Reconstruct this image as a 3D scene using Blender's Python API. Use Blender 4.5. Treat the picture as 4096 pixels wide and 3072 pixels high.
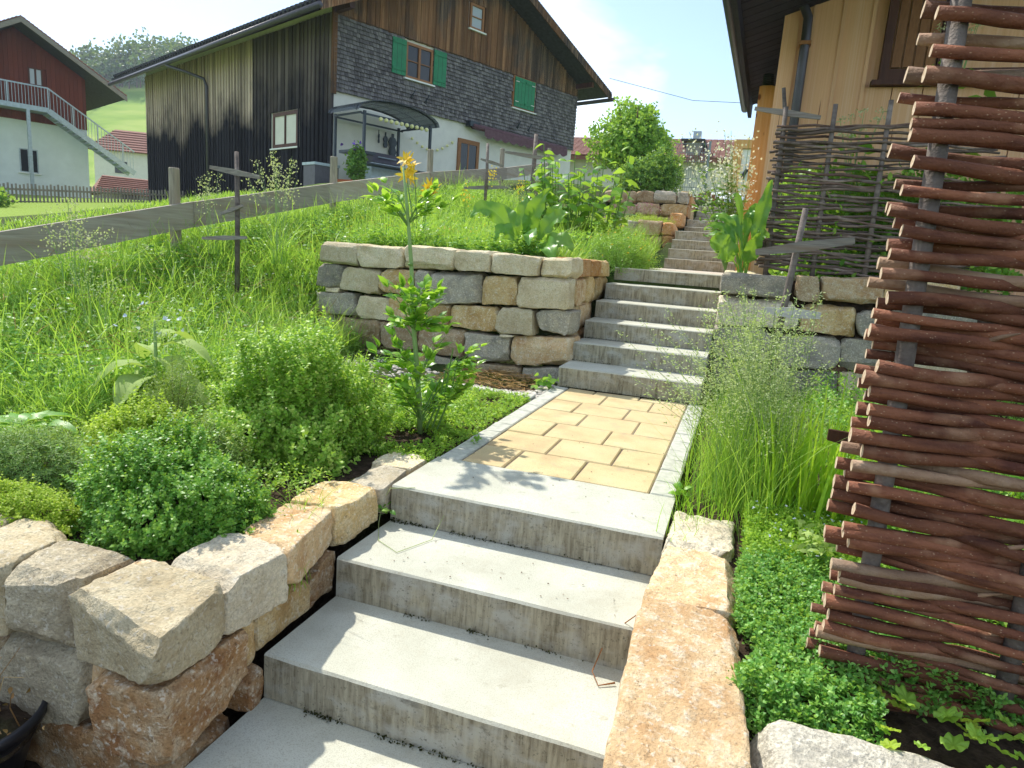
import bpy, math, random
import numpy as np
from mathutils import Vector, Matrix

random.seed(7)
rng = np.random.default_rng(7)
for o in list(bpy.data.objects):
    bpy.data.objects.remove(o)
SC = bpy.context.scene
COL = SC.collection
A_ = np.array

# ------------------------------------------------------------------ camera
F = A_((-0.30697623, 0.93216501, -0.19192182))
R = A_((0.94296808, 0.32518654, 0.07116823))
U = A_((-0.12875093, 0.1591292, 0.97882639))
cam = bpy.data.cameras.new('camera')
cam.sensor_width = 36.0
cam.lens = 23.648
cam.clip_start = 0.05
cam.clip_end = 3000
camo = bpy.data.objects.new('camera', cam)
COL.objects.link(camo)
camo.matrix_world = Matrix(((R[0], U[0], -F[0], 1.24391), (R[1], U[1], -F[1], -2.31854), (R[2], U[2], -F[2], 0.95943), (0, 0, 0, 1)))
SC.camera = camo

# ------------------------------------------------------------------ light
SUN_TO = Vector((-0.65, 0.45, 1.0)).normalized()
w = bpy.data.worlds.new('World')
SC.world = w
w.use_nodes = True
nt = w.node_tree
nt.nodes.clear()
out = nt.nodes.new('ShaderNodeOutputWorld')
bg = nt.nodes.new('ShaderNodeBackground')
bg.inputs['Strength'].default_value = 0.15
sky = nt.nodes.new('ShaderNodeTexSky')
sky.sky_type = 'NISHITA'
sky.sun_disc = False
sky.sun_elevation = math.asin(SUN_TO.z)
sky.sun_rotation = math.atan2(SUN_TO.x, SUN_TO.y)
sky.air_density = 1.0
sky.dust_density = 1.0
sky.altitude = 700
tc = nt.nodes.new('ShaderNodeTexCoord')
mp = nt.nodes.new('ShaderNodeMapping')
mp.inputs['Scale'].default_value = (1.0, 1.0, 1.9)
mp.inputs['Location'].default_value = (3.1, 0.4, 0.0)
n1 = nt.nodes.new('ShaderNodeTexNoise')
n1.inputs['Scale'].default_value = 2.3
n1.inputs['Detail'].default_value = 7
n1.inputs['Roughness'].default_value = 0.52
n1.inputs['Distortion'].default_value = 0.25
cr = nt.nodes.new('ShaderNodeValToRGB')
cr.color_ramp.elements[0].position = 0.46
cr.color_ramp.elements[0].color = (0.0, 0.0, 0.0, 1)
cr.color_ramp.elements[1].position = 0.655
cr.color_ramp.elements[1].color = (1, 1, 1, 1)
mx = nt.nodes.new('ShaderNodeMix')
mx.data_type = 'RGBA'
n2_ = nt.nodes.new('ShaderNodeTexNoise')
n2_.inputs['Scale'].default_value = 3.1
n2_.inputs['Detail'].default_value = 5
cr2 = nt.nodes.new('ShaderNodeValToRGB')
cr2.color_ramp.elements[0].position = 0.3
cr2.color_ramp.elements[0].color = (5.2, 6.0, 6.6, 1)
cr2.color_ramp.elements[1].position = 0.7
cr2.color_ramp.elements[1].color = (10.5, 10.8, 11.0, 1)
nt.links.new(tc.outputs['Generated'], mp.inputs['Vector'])
nt.links.new(mp.outputs['Vector'], n1.inputs['Vector'])
nt.links.new(mp.outputs['Vector'], n2_.inputs['Vector'])
nt.links.new(n1.outputs['Fac'], cr.inputs['Fac'])
nt.links.new(n2_.outputs['Fac'], cr2.inputs['Fac'])
nt.links.new(cr.outputs['Color'], mx.inputs['Factor'])
nt.links.new(sky.outputs['Color'], mx.inputs['A'])
nt.links.new(cr2.outputs['Color'], mx.inputs['B'])
nt.links.new(mx.outputs['Result'], bg.inputs['Color'])
nt.links.new(bg.outputs['Background'], out.inputs['Surface'])

sl = bpy.data.lights.new('sun', 'SUN')
sl.energy = 3.65
sl.angle = math.radians(1.0)
sl.color = (1.0, 0.95, 0.86)
so = bpy.data.objects.new('sun', sl)
COL.objects.link(so)
so.rotation_euler = SUN_TO.to_track_quat('Z', 'Y').to_euler()
so.location = (-6, 5, 12)

vs = SC.view_settings
vs.view_transform = 'Standard'
vs.look = 'None'
vs.exposure = 0.75
vs.gamma = 1.0
vs.use_curve_mapping = False


# ------------------------------------------------------------------ helpers
def tag(o, label=None, cat=None, group=None, kind=None):
    if label: o['label'] = label
    if cat: o['category'] = cat
    if group: o['group'] = group
    if kind: o['kind'] = kind
    return o


def link(name, me, parent=None, loc=None, rot=None, scale=None):
    o = bpy.data.objects.new(name, me)
    COL.objects.link(o)
    if parent is not None: o.parent = parent
    if loc is not None: o.location = tuple(float(c) for c in loc)
    if rot is not None: o.rotation_euler = rot
    if scale is not None: o.scale = scale
    return o


def thing(name, label, cat, loc=(0, 0, 0), rz=0.0, group=None):
    o = link(name, None, None, loc, (0, 0, rz))
    o.empty_display_size = 0.1
    return tag(o, label, cat, group)


def mesh(name, v, f, mat=None, smooth=False):
    me = bpy.data.meshes.new(name)
    v = np.asarray(v, dtype=np.float32).reshape(-1, 3)
    if isinstance(f, np.ndarray):
        k = f.shape[1]
        me.vertices.add(len(v)); me.vertices.foreach_set('co', v.ravel())
        me.loops.add(f.size); me.loops.foreach_set('vertex_index', f.astype(np.int32).ravel())
        me.polygons.add(len(f)); me.polygons.foreach_set('loop_start', np.arange(0, f.size, k, dtype=np.int32))
        me.polygons.foreach_set('loop_total', np.full(len(f), k, dtype=np.int32))
        me.update(calc_edges=True)
    else:
        me.from_pydata([tuple(map(float, p)) for p in v], [], f)
        me.update()
    if smooth: me.polygons.foreach_set('use_smooth', np.ones(len(me.polygons), dtype=bool))
    if mat is not None: me.materials.append(mat)
    return me


BOXF = [(0, 3, 2, 1), (4, 5, 6, 7), (0, 1, 5, 4), (1, 2, 6, 5), (2, 3, 7, 6), (3, 0, 4, 7)]


class MB:
    """collects shapes that become one mesh"""
    def __init__(s): s.v = []; s.f = []
    def add(s, v, f):
        b = len(s.v); s.v += [tuple(map(float, p)) for p in v]; s.f += [tuple(i + b for i in q) for q in f]; return s
    def box(s, x0, x1, y0, y1, z0, z1):
        return s.add([(x0, y0, z0), (x1, y0, z0), (x1, y1, z0), (x0, y1, z0), (x0, y0, z1), (x1, y0, z1), (x1, y1, z1), (x0, y1, z1)], BOXF)
    def hexa(s, c): return s.add(c, BOXF)
    def bar(s, a, b, wd, th, up=(0, 0, 1)):
        a = A_(a, float); b = A_(b, float); d = b - a; d /= np.linalg.norm(d); u = A_(up, float)
        sd = np.cross(d, u); sd /= np.linalg.norm(sd); u = np.cross(sd, d); h = sd * wd / 2; k = u * th / 2
        return s.add([a - h - k, a + h - k, b + h - k, b - h - k, a - h + k, a + h + k, b + h + k, b - h + k], BOXF)
    def tube(s, pts, rad, n=8, cap=True):
        pts = [A_(p, float) for p in pts]
        if not hasattr(rad, '__len__'): rad = [rad] * len(pts)
        rings = []; prev = None
        for i, p in enumerate(pts):
            d = pts[min(i + 1, len(pts) - 1)] - pts[max(i - 1, 0)]; d = d / (np.linalg.norm(d) + 1e-9)
            if prev is None:
                prev = np.cross(d, (0, 0, 1.0) if abs(d[2]) < .9 else (1.0, 0, 0))
            u = prev - d * (prev @ d); u /= np.linalg.norm(u) + 1e-9; prev = u; vv = np.cross(d, u)
            a = np.arange(n) * 2 * math.pi / n
            rings.append(p + rad[i] * (np.cos(a)[:, None] * u + np.sin(a)[:, None] * vv))
        v = np.concatenate(rings); f = []
        for i in range(len(pts) - 1):
            for j in range(n):
                k = (j + 1) % n; f.append((i * n + j, i * n + k, (i + 1) * n + k, (i + 1) * n + j))
        if cap: f.append(tuple(range(n - 1, -1, -1))); f.append(tuple((len(pts) - 1) * n + j for j in range(n)))
        return s.add(v, f)
    def build(s, name, mat, parent=None, smooth=False, loc=None, rot=None):
        return link(name, mesh(name, s.v, s.f, mat, smooth), parent, loc, rot)


def _h(i, j, k, seed):
    n = (i * 374761393 + j * 668265263 + k * 2147483647 + seed * 974634777) & 0xffffffff
    n = ((n ^ (n >> 13)) * 1274126177) & 0xffffffff
    return ((n ^ (n >> 16)) & 0xffff) / 32767.5 - 1.0


def vnoise(p, seed=0):
    p = np.asarray(p, float); i = np.floor(p).astype(np.int64); t = p - i; t = t * t * (3 - 2 * t); r = 0
    for a in (0, 1):
        for b in (0, 1):
            for c in (0, 1):
                wt = (t[..., 0] if a else 1 - t[..., 0]) * (t[..., 1] if b else 1 - t[..., 1]) * (t[..., 2] if c else 1 - t[..., 2])
                r = r + wt * _h(i[..., 0] + a, i[..., 1] + b, i[..., 2] + c, seed)
    return r


def fbm(p, seed=0, o=3):
    return sum(vnoise(p * 2.07 ** k, seed + k) * .5 ** k for k in range(o))


_cube = {}


def cube_grid(n):
    if n in _cube: return _cube[n]
    idx = {}; v = []; f = []
    def g(p):
        if p not in idx: idx[p] = len(v); v.append(p)
        return idx[p]
    for ax in range(3):
        for sd in (0, n):
            for i in range(n):
                for j in range(n):
                    q = []
                    for a, b in ((i, j), (i + 1, j), (i + 1, j + 1), (i, j + 1)):
                        c = [0, 0, 0]; c[ax] = sd; c[(ax + 1) % 3] = a; c[(ax + 2) % 3] = b; q.append(g(tuple(c)))
                    f.append(tuple(q) if sd else tuple(q[::-1]))
    _cube[n] = (A_(v, float) / n * 2 - 1, np.array(f)); return _cube[n]


def rock(name, c8, mat, parent, n=6, amp=.010, k=26, seed=0, freq=7.0, chis=24, cut=.22, infl=1.045):
    """a hewn block: rounded, uneven hexahedron; c8 = bottom fl fr br bl, top fl fr br bl"""
    p, f = cube_grid(n); c8 = A_(c8, float); cen = c8.mean(0); c8 = cen + (c8 - cen) * infl
    q = np.sign(p) * np.abs(p); q = q / (np.sum(np.abs(q) ** k, 1) ** (1 / k))[:, None]
    u = (q + 1) / 2; x, y, z = u[:, 0], u[:, 1], u[:, 2]
    W = [(1 - x) * (1 - y) * (1 - z), x * (1 - y) * (1 - z), x * y * (1 - z), (1 - x) * y * (1 - z), (1 - x) * (1 - y) * z, x * (1 - y) * z, x * y * z, (1 - x) * y * z]
    P = sum(wt[:, None] * c8[i] for i, wt in enumerate(W))
    ax = [c8[[1, 2, 5, 6]].mean(0) - cen, c8[[2, 3, 6, 7]].mean(0) - cen, c8[4:].mean(0) - cen]
    d = sum(np.sign(q[:, i:i + 1]) * np.abs(q[:, i:i + 1]) ** 5 * (ax[i] / np.linalg.norm(ax[i])) for i in range(3))
    d /= np.linalg.norm(d, axis=1)[:, None] + 1e-9
    g = np.random.default_rng(seed + 11); un = [a / np.linalg.norm(a) for a in ax]; ext = [np.linalg.norm(a) for a in ax]
    for _ in range(chis):       # chisel the edges and corners away with flat cuts
        sg = g.choice([-1, 1], 3) * (g.uniform(0, 1, 3) < .78); wt = sg * g.uniform(.25, 1., 3)
        if np.count_nonzero(sg) < 2: continue
        nr = sum(wt[i] * un[i] for i in range(3)); nr /= np.linalg.norm(nr)
        dd = (P - cen) @ nr; lim = dd.max() - g.uniform(.08, 1.) * cut * min(ext)
        P = P - np.maximum(0, dd - lim)[:, None] * nr
    s3 = P * freq + seed * 3.7
    ns = .8 * vnoise(s3, seed) + .5 * vnoise(s3 * 2.3, seed + 1) + .42 * vnoise(s3 * 5.1, seed + 2) + .3 * vnoise(s3 * 11., seed + 3)
    ns = ns - .6 * np.abs(vnoise(s3 * 1.7, seed + 5))
    P = P + d * (ns * amp)[:, None]
    me = mesh(name, P - cen, f, mat, True); me.set_sharp_from_angle(angle=math.radians(26))
    return link(name, me, parent, cen)


# ------------------------------------------------------------------ materials
class Mat:
    def __init__(s, name):
        s.m = bpy.data.materials.new(name); s.m.use_nodes = True; s.t = s.m.node_tree; s.t.nodes.clear()
        s.o = s.n('OutputMaterial')
    def n(s, typ, ins=None, **props):
        nd = s.t.nodes.new('ShaderNode' + typ)
        for k, v in props.items(): setattr(nd, k, v)
        for k, v in (ins or {}).items(): s.set(nd.inputs[k], v)
        return nd
    def set(s, inp, v):
        if isinstance(v, bpy.types.NodeSocket): s.t.links.new(v, inp)
        elif isinstance(v, (tuple, list)):
            inp.default_value = tuple(v) + (1,) if len(v) == 3 and inp.type == 'RGBA' else v
        else: inp.default_value = v
    def coord(s, kind='Object', scale=(1, 1, 1), rnd=True):
        if kind == 'World': c = s.n('NewGeometry').outputs['Position']
        else: c = s.n('TexCoord').outputs[kind]
        if rnd and kind != 'World':
            oi = s.n('ObjectInfo').outputs['Random']
            c = s.n('VectorMath', {0: c, 1: s.n('VectorMath', {0: (31., 17., 23.), 1: s.n('CombineXYZ', {0: oi, 1: oi, 2: oi}).outputs[0]}, operation='MULTIPLY').outputs[0]}).outputs[0]
        return s.n('Mapping', {'Vector': c, 'Scale': scale}).outputs[0]
    def noise(s, co, sc, det=4, ro=.55, dist=0.): return s.n('TexNoise', {'Vector': co, 'Scale': sc, 'Detail': det, 'Roughness': ro, 'Distortion': dist}).outputs['Fac']
    def ramp(s, fac, *st):
        r = s.n('ValToRGB', {'Fac': fac}); e = r.color_ramp.elements
        while len(e) < len(st): e.new(.5)
        for i, (p, c) in enumerate(st):
            e[i].position = p; e[i].color = ((c,) * 3 if not hasattr(c, '__len__') else tuple(c)) + (1,)
        return r.outputs['Color']
    def mix(s, fac, a, b, mode='MIX'):
        m = s.n('Mix', data_type='RGBA', blend_type=mode)
        s.set(m.inputs['Factor'], fac); s.set(m.inputs['A'], a); s.set(m.inputs['B'], b); return m.outputs['Result']
    def math(s, op, a, b=0.): return s.n('Math', {0: a, 1: b}, operation=op).outputs[0]
    def rnd(s): return s.n('ObjectInfo').outputs['Random']
    def bump(s, h, st=.5, d=.01): return s.n('Bump', {'Height': h, 'Strength': st, 'Distance': d}).outputs[0]
    def out(s, col, rough=.8, bump=None, spec=.3, **kw):
        b = s.n('BsdfPrincipled', {'Base Color': col, 'Roughness': rough, 'Specular IOR Level': spec})
        for k, v in kw.items(): s.set(b.inputs[k.replace('_', ' ')], v)
        if bump is not None: s.t.links.new(bump, b.inputs['Normal'])
        s.t.links.new(b.outputs[0], s.o.inputs['Surface']); s.b = b; return s.m


def m_plain(name, col, rough=.7, var=.15, sc=8., spec=.3, **kw):
    m = Mat(name); co = m.coord('Object'); n = m.noise(co, sc, 5)
    c = m.mix(m.ramp(n, (.3, 0.), (.7, 1.)), tuple(c * (1 - var) for c in col), tuple(min(1, c * (1 + var)) for c in col))
    return m.out(c, rough, m.bump(n, .15, .01), spec, **kw)


def m_stone(name, c1, c2, c3, patch, bump=.9, speck=.35):
    c1, c2, c3, patch = [tuple(x * g_ for x, g_ in zip(q, (1.03, .98, .84))) for q in (c1, c2, c3, patch)]
    m = Mat(name); co = m.coord('Object')
    big = m.noise(co, 5.5, 4, .6, .4); mid = m.noise(co, 22., 5, .65); fine = m.noise(co, 120., 3, .6)
    c = m.ramp(big, (.33, c1), (.5, c2), (.68, c3))
    c = m.mix(m.ramp(mid, (.5, 0.), (.66, .75)), c, patch)
    c = m.mix(m.ramp(fine, (.42, speck), (.58, 0.)), c, tuple(x * .45 for x in c2))
    c = m.mix(m.ramp(m.noise(co, 60., 2), (.58, 0.), (.68, .6)), c, (.66, .61, .50))
    pit = m.noise(co, 85., 4, .75); c = m.mix(m.ramp(pit, (.30, .75), (.44, 0.)), c, tuple(x * .35 for x in c1))
    c = m.mix(m.ramp(m.noise(m.coord('Object', (1, 1, 3.5)), 9., 4, .7), (.56, 0.), (.72, .55)), c, c1)
    hsv = m.n('HueSaturation', {'Color': c, 'Value': m.math('MULTIPLY_ADD', m.rnd(), .5), 'Saturation': 1.0})
    v = m.n('Math', {0: m.rnd(), 1: .45, 2: .78}, operation='MULTIPLY_ADD').outputs[0]; m.set(hsv.inputs['Value'], v)
    hgt = m.mix(.45, m.mix(.4, mid, fine), m.mix(.5, m.noise(co, 38., 6, .78), pit))
    return m.out(hsv.outputs[0], .92, m.bump(hgt, bump, .026), .15)


def m_leaf(name, c1, c2, c3=None, trans=.40, rough=.5, spec=.28):
    m = Mat(name); r = m.n('NewGeometry').outputs['Random Per Island']
    c3 = c3 or tuple(min(1, x * 1.35) for x in c2)
    if not any(k in name for k in ('petal', 'flower', 'straw', 'moss', 'far_tree', 'panicle')):
        c1, c2, c3 = [tuple(min(.72, x * g_) for x, g_ in zip(q, (1.30, 1.32, .72))) for q in (c1, c2, c3)]; trans = min(.5, trans + .08)
    c = m.ramp(r, (0., c1), (.55, c2), (1., c3))
    big = m.noise(m.coord('World'), 3.5, 2)
    c = m.mix(m.ramp(big, (.35, .35), (.65, 0.)), c, c1)
    b = m.n('BsdfPrincipled', {'Base Color': c, 'Roughness': rough, 'Specular IOR Level': spec})
    tr = m.n('BsdfTranslucent', {'Color': m.mix(.5, c, (.55, .74, .06))})
    ms = m.n('MixShader', {0: trans, 1: b.outputs[0], 2: tr.outputs[0]})
    m.t.links.new(ms.outputs[0], m.o.inputs['Surface']); return m.m


MT = {}
# concrete block steps: pale top, streaky weathered riser
def m_concrete():
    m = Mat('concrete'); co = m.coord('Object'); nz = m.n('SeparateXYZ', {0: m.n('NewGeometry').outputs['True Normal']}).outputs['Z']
    fine = m.noise(co, 260., 2, .6); mid = m.noise(co, 30., 5, .6); big = m.noise(co, 3.5, 3)
    top = m.mix(m.ramp(big, (.35, 0.), (.65, 1.)), (.46, .46, .37), (.55, .555, .46))
    top = m.mix(m.ramp(fine, (.36, .55), (.5, 0.)), top, (.30, .28, .22))
    top = m.mix(m.ramp(mid, (.55, 0.), (.75, .35)), top, (.42, .38, .28))
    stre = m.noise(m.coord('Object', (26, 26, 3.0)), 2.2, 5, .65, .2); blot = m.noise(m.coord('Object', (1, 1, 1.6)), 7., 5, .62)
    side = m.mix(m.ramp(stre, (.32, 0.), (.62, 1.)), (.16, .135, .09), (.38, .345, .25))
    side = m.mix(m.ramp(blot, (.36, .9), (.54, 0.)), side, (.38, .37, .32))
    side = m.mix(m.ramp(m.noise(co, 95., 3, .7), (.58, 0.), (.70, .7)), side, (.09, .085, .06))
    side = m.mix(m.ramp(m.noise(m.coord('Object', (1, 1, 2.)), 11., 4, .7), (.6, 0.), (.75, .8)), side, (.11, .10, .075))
    top = m.mix(m.ramp(m.noise(m.coord('World'), 5., 6, .68, .3), (.52, 0.), (.70, .55)), top, (.36, .34, .26))
    top = m.mix(m.ramp(m.noise(m.coord('World'), 17., 4, .7), (.62, 0.), (.72, .6)), top, (.30, .28, .21))
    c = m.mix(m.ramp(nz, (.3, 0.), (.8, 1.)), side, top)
    return m.out(c, .88, m.bump(m.mix(.5, fine, mid), .5, .004), .2)
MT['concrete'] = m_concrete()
def m_paver():
    m = Mat('paver'); co = m.coord('Object'); big = m.noise(co, 4.5, 4, .55); fine = m.noise(co, 220., 2)
    c = m.ramp(big, (.28, (.46, .33, .18)), (.46, (.56, .45, .235)), (.7, (.61, .53, .30)))
    c = m.mix(m.ramp(fine, (.38, .4), (.5, 0.)), c, (.30, .22, .12))
    c = m.mix(m.math('MULTIPLY', m.rnd(), .45), c, (.55, .40, .22))
    c = m.mix(m.ramp(m.noise(m.coord('World'), 9., 5, .7), (.55, 0.), (.72, .5)), c, (.34, .29, .22))
    return m.out(c, .85, m.bump(fine, .4, .003), .2)
MT['paver'] = m_paver()
MT['edging'] = m_plain('edging', (.46, .46, .385), .9, .18, 30.)
MT['sand'] = m_plain('joint_sand', (.17, .14, .10), 1., .35, 60.)
MT['tan'] = m_stone('stone_tan', (.42, .27, .12), (.58, .43, .23), (.66, .55, .36), (.68, .61, .48))
MT['beige'] = m_stone('stone_beige', (.52, .44, .31), (.66, .59, .45), (.70, .66, .54), (.54, .44, .29))
MT['grey'] = m_stone('stone_grey', (.25, .24, .225), (.37, .355, .33), (.47, .44, .39), (.55, .49, .40))
MT['brown'] = m_stone('stone_brown', (.28, .18, .11), (.43, .32, .21), (.50, .43, .33), (.58, .50, .38))
MT['white'] = m_stone('stone_white', (.54, .48, .38), (.66, .61, .52), (.72, .68, .60), (.50, .44, .36), 1.0)
MT['ochre'] = m_stone('stone_ochre', (.47, .29, .155), (.60, .44, .28), (.67, .55, .39), (.72, .67, .58), .8, .25)
MT['rust'] = m_stone('stone_rust', (.22, .10, .045), (.38, .23, .12), (.47, .36, .25), (.58, .51, .42), 1.1)
MT['orange'] = m_stone('stone_orange', (.42, .20, .07), (.58, .32, .14), (.66, .42, .22), (.62, .46, .30), .9)
MT['greybeige'] = m_stone('stone_grey_beige', (.38, .33, .26), (.52, .47, .38), (.64, .59, .48), (.64, .57, .44), 1.1)
MT['granite'] = m_stone('stone_granite', (.38, .37, .35), (.50, .49, .46), (.58, .57, .54), (.30, .29, .28), .8, .6)


def m_ground():
    m = Mat('ground'); p = m.coord('World'); s = m.n('SeparateXYZ', {0: m.n('NewGeometry').outputs['Position']})
    n = m.noise(p, 1.7, 6, .6); f = m.noise(p, 30., 4, .65)
    soil = m.mix(m.ramp(f, (.3, 0.), (.7, 1.)), (.022, .015, .010), (.075, .052, .034))
    grs = m.mix(m.ramp(f, (.3, 0.), (.7, 1.)), (.018, .040, .008), (.055, .10, .018))
    far = m.ramp(m.noise(p, .05, 3), (.35, (.12, .22, .03)), (.65, (.22, .31, .055)))
    bed = m.math('LESS_THAN', m.math('ADD', s.outputs['Y'], m.math('MULTIPLY', s.outputs['X'], -.6)), 2.6)
    fac = m.math('MULTIPLY', bed, m.math('GREATER_THAN', s.outputs['X'], -2.0))
    c = m.mix(m.ramp(n, (.4, 0.), (.6, .6)), grs, soil)
    c = m.mix(fac, c, m.mix(m.ramp(n, (.55, 0.), (.7, .5)), soil, grs))
    d = m.math('ADD', m.math('ABSOLUTE', s.outputs['X']), m.math('ABSOLUTE', s.outputs['Y']))
    c = m.mix(m.ramp(m.math('MULTIPLY', d, .02), (.3, 0.), (.55, 1.)), c, far)
    return m.out(c, 1., m.bump(f, .8, .02), .1)
MT['ground'] = m_ground()
MT['gravel'] = m_plain('gravel', (.45, .41, .34), .95, .4, 90.)

# wood
def m_bark(name, c1, c2, c3, lent=True):
    m = Mat(name); co = m.coord('Object', (1, 1, 1)); n = m.noise(m.coord('Object', (1, 5, 5)), 6., 5, .6); f = m.noise(co, 140., 3)
    c = m.mix(m.ramp(n, (.3, 0.), (.62, 1.)), c1, c2)
    c = m.mix(m.ramp(m.noise(co, 9., 3), (.55, 0.), (.72, .8)), c, c3)
    if lent:
        vo = m.n('TexVoronoi', {'Vector': m.coord('Object', (1, 1.6, 1.6)), 'Scale': 75., 'Randomness': 1.})
        c = m.mix(m.ramp(vo.outputs['Distance'], (.10, .6), (.18, 0.)), c, (.40, .27, .17))
    h = m.n('HueSaturation', {'Color': c}); m.set(h.inputs['Value'], m.n('Math', {0: m.rnd(), 1: .7, 2: .65}, operation='MULTIPLY_ADD').outputs[0])
    return m.out(h.outputs[0], .72, m.bump(m.mix(.5, n, f), .9, .008), .18)
MT['bark'] = m_bark('hazel_bark', (.075, .026, .017), (.205, .080, .042), (.33, .18, .105))
MT['bark_light'] = m_bark('hazel_bark_light', (.20, .115, .072), (.33, .21, .13), (.44, .33, .23))
MT['bark_grey'] = m_bark('bark_grey', (.055, .040, .033), (.17, .125, .10), (.28, .23, .19))
MT['bark_far'] = m_bark('bark_brown', (.07, .04, .032), (.17, .11, .085), (.26, .20, .16), False)
MT['stake'] = m_bark('stake_bark', (.085, .068, .058), (.17, .14, .12), (.26, .22, .19), False)
def m_cut():
    m = Mat('cut_end'); co = m.coord('Object'); n = m.noise(co, 90., 4)
    return m.out(m.mix(m.ramp(n, (.35, 0.), (.65, 1.)), (.36, .25, .15), (.62, .50, .36)), .85, None, .2)
MT['cut'] = m_cut()
def m_grain(name, c1, c2, c3, ax=(1, 1, 1), sc=14., rough=.8, knots=False, vr=.35):
    m = Mat(name); co = m.coord('Object', ax); n = m.noise(co, sc, 6, .6, .3); b = m.noise(m.coord('Object', ax), sc * .22, 3)
    c = m.mix(m.ramp(n, (.32, 0.), (.66, 1.)), c1, c2); c = m.mix(m.ramp(b, (.5, 0.), (.7, .8)), c, c3)
    if knots:
        vo = m.n('TexVoronoi', {'Vector': m.coord('Object', (1., 1., .55)), 'Scale': 5.2, 'Randomness': 1.})
        c = m.mix(m.ramp(vo.outputs['Distance'], (.07, .95), (.12, 0.)), c, (.16, .045, .015))
    h = m.n('HueSaturation', {'Color': c}); m.set(h.inputs['Value'], m.n('Math', {0: m.rnd(), 1: vr, 2: 1 - vr / 2}, operation='MULTIPLY_ADD').outputs[0])
    return m.out(h.outputs[0], rough, m.bump(n, .35, .006), .25)
MT['grey_wood'] = m_grain('grey_wood', (.16, .14, .125), (.30, .27, .235), (.24, .17, .12), (.6, 6, 12), 9.)
MT['pale_wood'] = m_grain('pale_wood', (.42, .40, .37), (.56, .54, .50), (.5, .47, .42), (.6, 6, 12), 9.)
MT['rail'] = m_grain('rail_wood', (.31, .27, .22), (.45, .40, .33), (.33, .25, .18), (6, .5, 9), 6., .9)
MT['post_wood'] = m_grain('post_wood', (.20, .17, .13), (.36, .31, .24), (.30, .24, .17), (8, 8, .7), 8.)
MT['pine'] = m_grain('pine_board', (.67, .36, .18), (.77, .455, .255), (.79, .52, .34), (9, 9, .5), 6., .6, True, .12)
MT['pine_orange'] = m_grain('pine_post', (.52, .25, .07), (.62, .34, .12), (.60, .38, .18), (9, 9, .5), 6., .5, True, .1)
MT['dark_wood'] = m_grain('dark_brown_wood', (.05, .018, .012), (.09, .035, .02), (.12, .05, .03), (8, 8, .6), 8., .5)
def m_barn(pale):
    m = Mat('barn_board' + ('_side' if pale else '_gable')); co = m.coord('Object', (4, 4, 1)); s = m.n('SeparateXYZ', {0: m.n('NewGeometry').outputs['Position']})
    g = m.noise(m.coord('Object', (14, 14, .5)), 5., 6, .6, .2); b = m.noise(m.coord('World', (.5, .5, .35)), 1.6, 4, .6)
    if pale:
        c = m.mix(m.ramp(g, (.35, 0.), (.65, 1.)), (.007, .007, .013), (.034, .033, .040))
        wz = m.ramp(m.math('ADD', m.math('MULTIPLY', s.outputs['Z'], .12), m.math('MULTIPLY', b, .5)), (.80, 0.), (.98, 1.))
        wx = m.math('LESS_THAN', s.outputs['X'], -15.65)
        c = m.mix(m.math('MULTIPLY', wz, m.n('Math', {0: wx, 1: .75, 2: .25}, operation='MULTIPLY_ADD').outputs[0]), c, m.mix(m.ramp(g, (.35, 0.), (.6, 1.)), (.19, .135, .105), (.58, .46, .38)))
    else:
        c = m.mix(m.ramp(g, (.3, 0.), (.62, 1.)), (.03, .018, .014), (.24, .11, .05))
        c = m.mix(m.ramp(b, (.42, .9), (.58, 0.)), c, m.mix(g, (.014, .012, .015), (.075, .068, .066)))
        c = m.mix(m.ramp(m.noise(m.coord('Object', (10, 10, .35)), 4., 4), (.54, 0.), (.64, .8)), c, (.46, .30, .17))
    h = m.n('HueSaturation', {'Color': c}); m.set(h.inputs['Value'], m.n('Math', {0: m.rnd(), 1: .8, 2: .6}, operation='MULTIPLY_ADD').outputs[0])
    return m.out(h.outputs[0], .9, m.bump(g, .5, .01), .06)
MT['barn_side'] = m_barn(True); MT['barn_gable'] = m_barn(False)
def m_shingle():
    m = Mat('shingle'); p = m.coord('World', (.6, .6, .6)); b = m.noise(p, .9, 4, .55)
    r = m.n('NewGeometry').outputs['Random Per Island']; r2 = m.math('FRACT', m.math('ADD', r, m.rnd()))
    g = m.noise(m.coord('World', (3, 3, .6)), 14., 4)
    c = m.ramp(r2, (0., (.095, .087, .09)), (.5, (.155, .145, .147)), (1., (.225, .21, .205)))
    br = m.ramp(r2, (0., (.075, .022, .014)), (.6, (.17, .06, .028)), (1., (.28, .12, .05)))
    sp = m.n('SeparateXYZ', {0: m.n('NewGeometry').outputs['Position']})
    edge = m.ramp(m.math('MULTIPLY', sp.outputs['Y'], .05), (.88, .9), (.97, .0), (1.15, 0.)) if False else m.ramp(m.math('ADD', m.math('MULTIPLY', sp.outputs['Z'], .22), m.math('MULTIPLY', b, .55)), (1.70, 0.), (1.9, 1.))
    east = m.ramp(m.math('ADD', m.math('MULTIPLY', sp.outputs['Y'], .04), m.math('MULTIPLY', b, .25)), (1.06, 0.), (1.12, 1.))
    c = m.mix(m.math('MAXIMUM', edge, east), c, br)
    c = m.mix(m.ramp(g, (.5, 0.), (.7, .5)), c, (.05, .045, .05))
    return m.out(c, .9, None, .08)
MT['shingle'] = m_shingle()
MT['plaster'] = m_plain('plaster', (.66, .64, .58), .95, .06, 3.)
MT['plaster_cool'] = m_plain('plaster_cool', (.62, .66, .66), .95, .06, 2.)
MT['red_wood'] = m_grain('red_stained_wood', (.105, .022, .014), (.17, .04, .024), (.14, .03, .02), (9, 9, .5), 6.)
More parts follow.
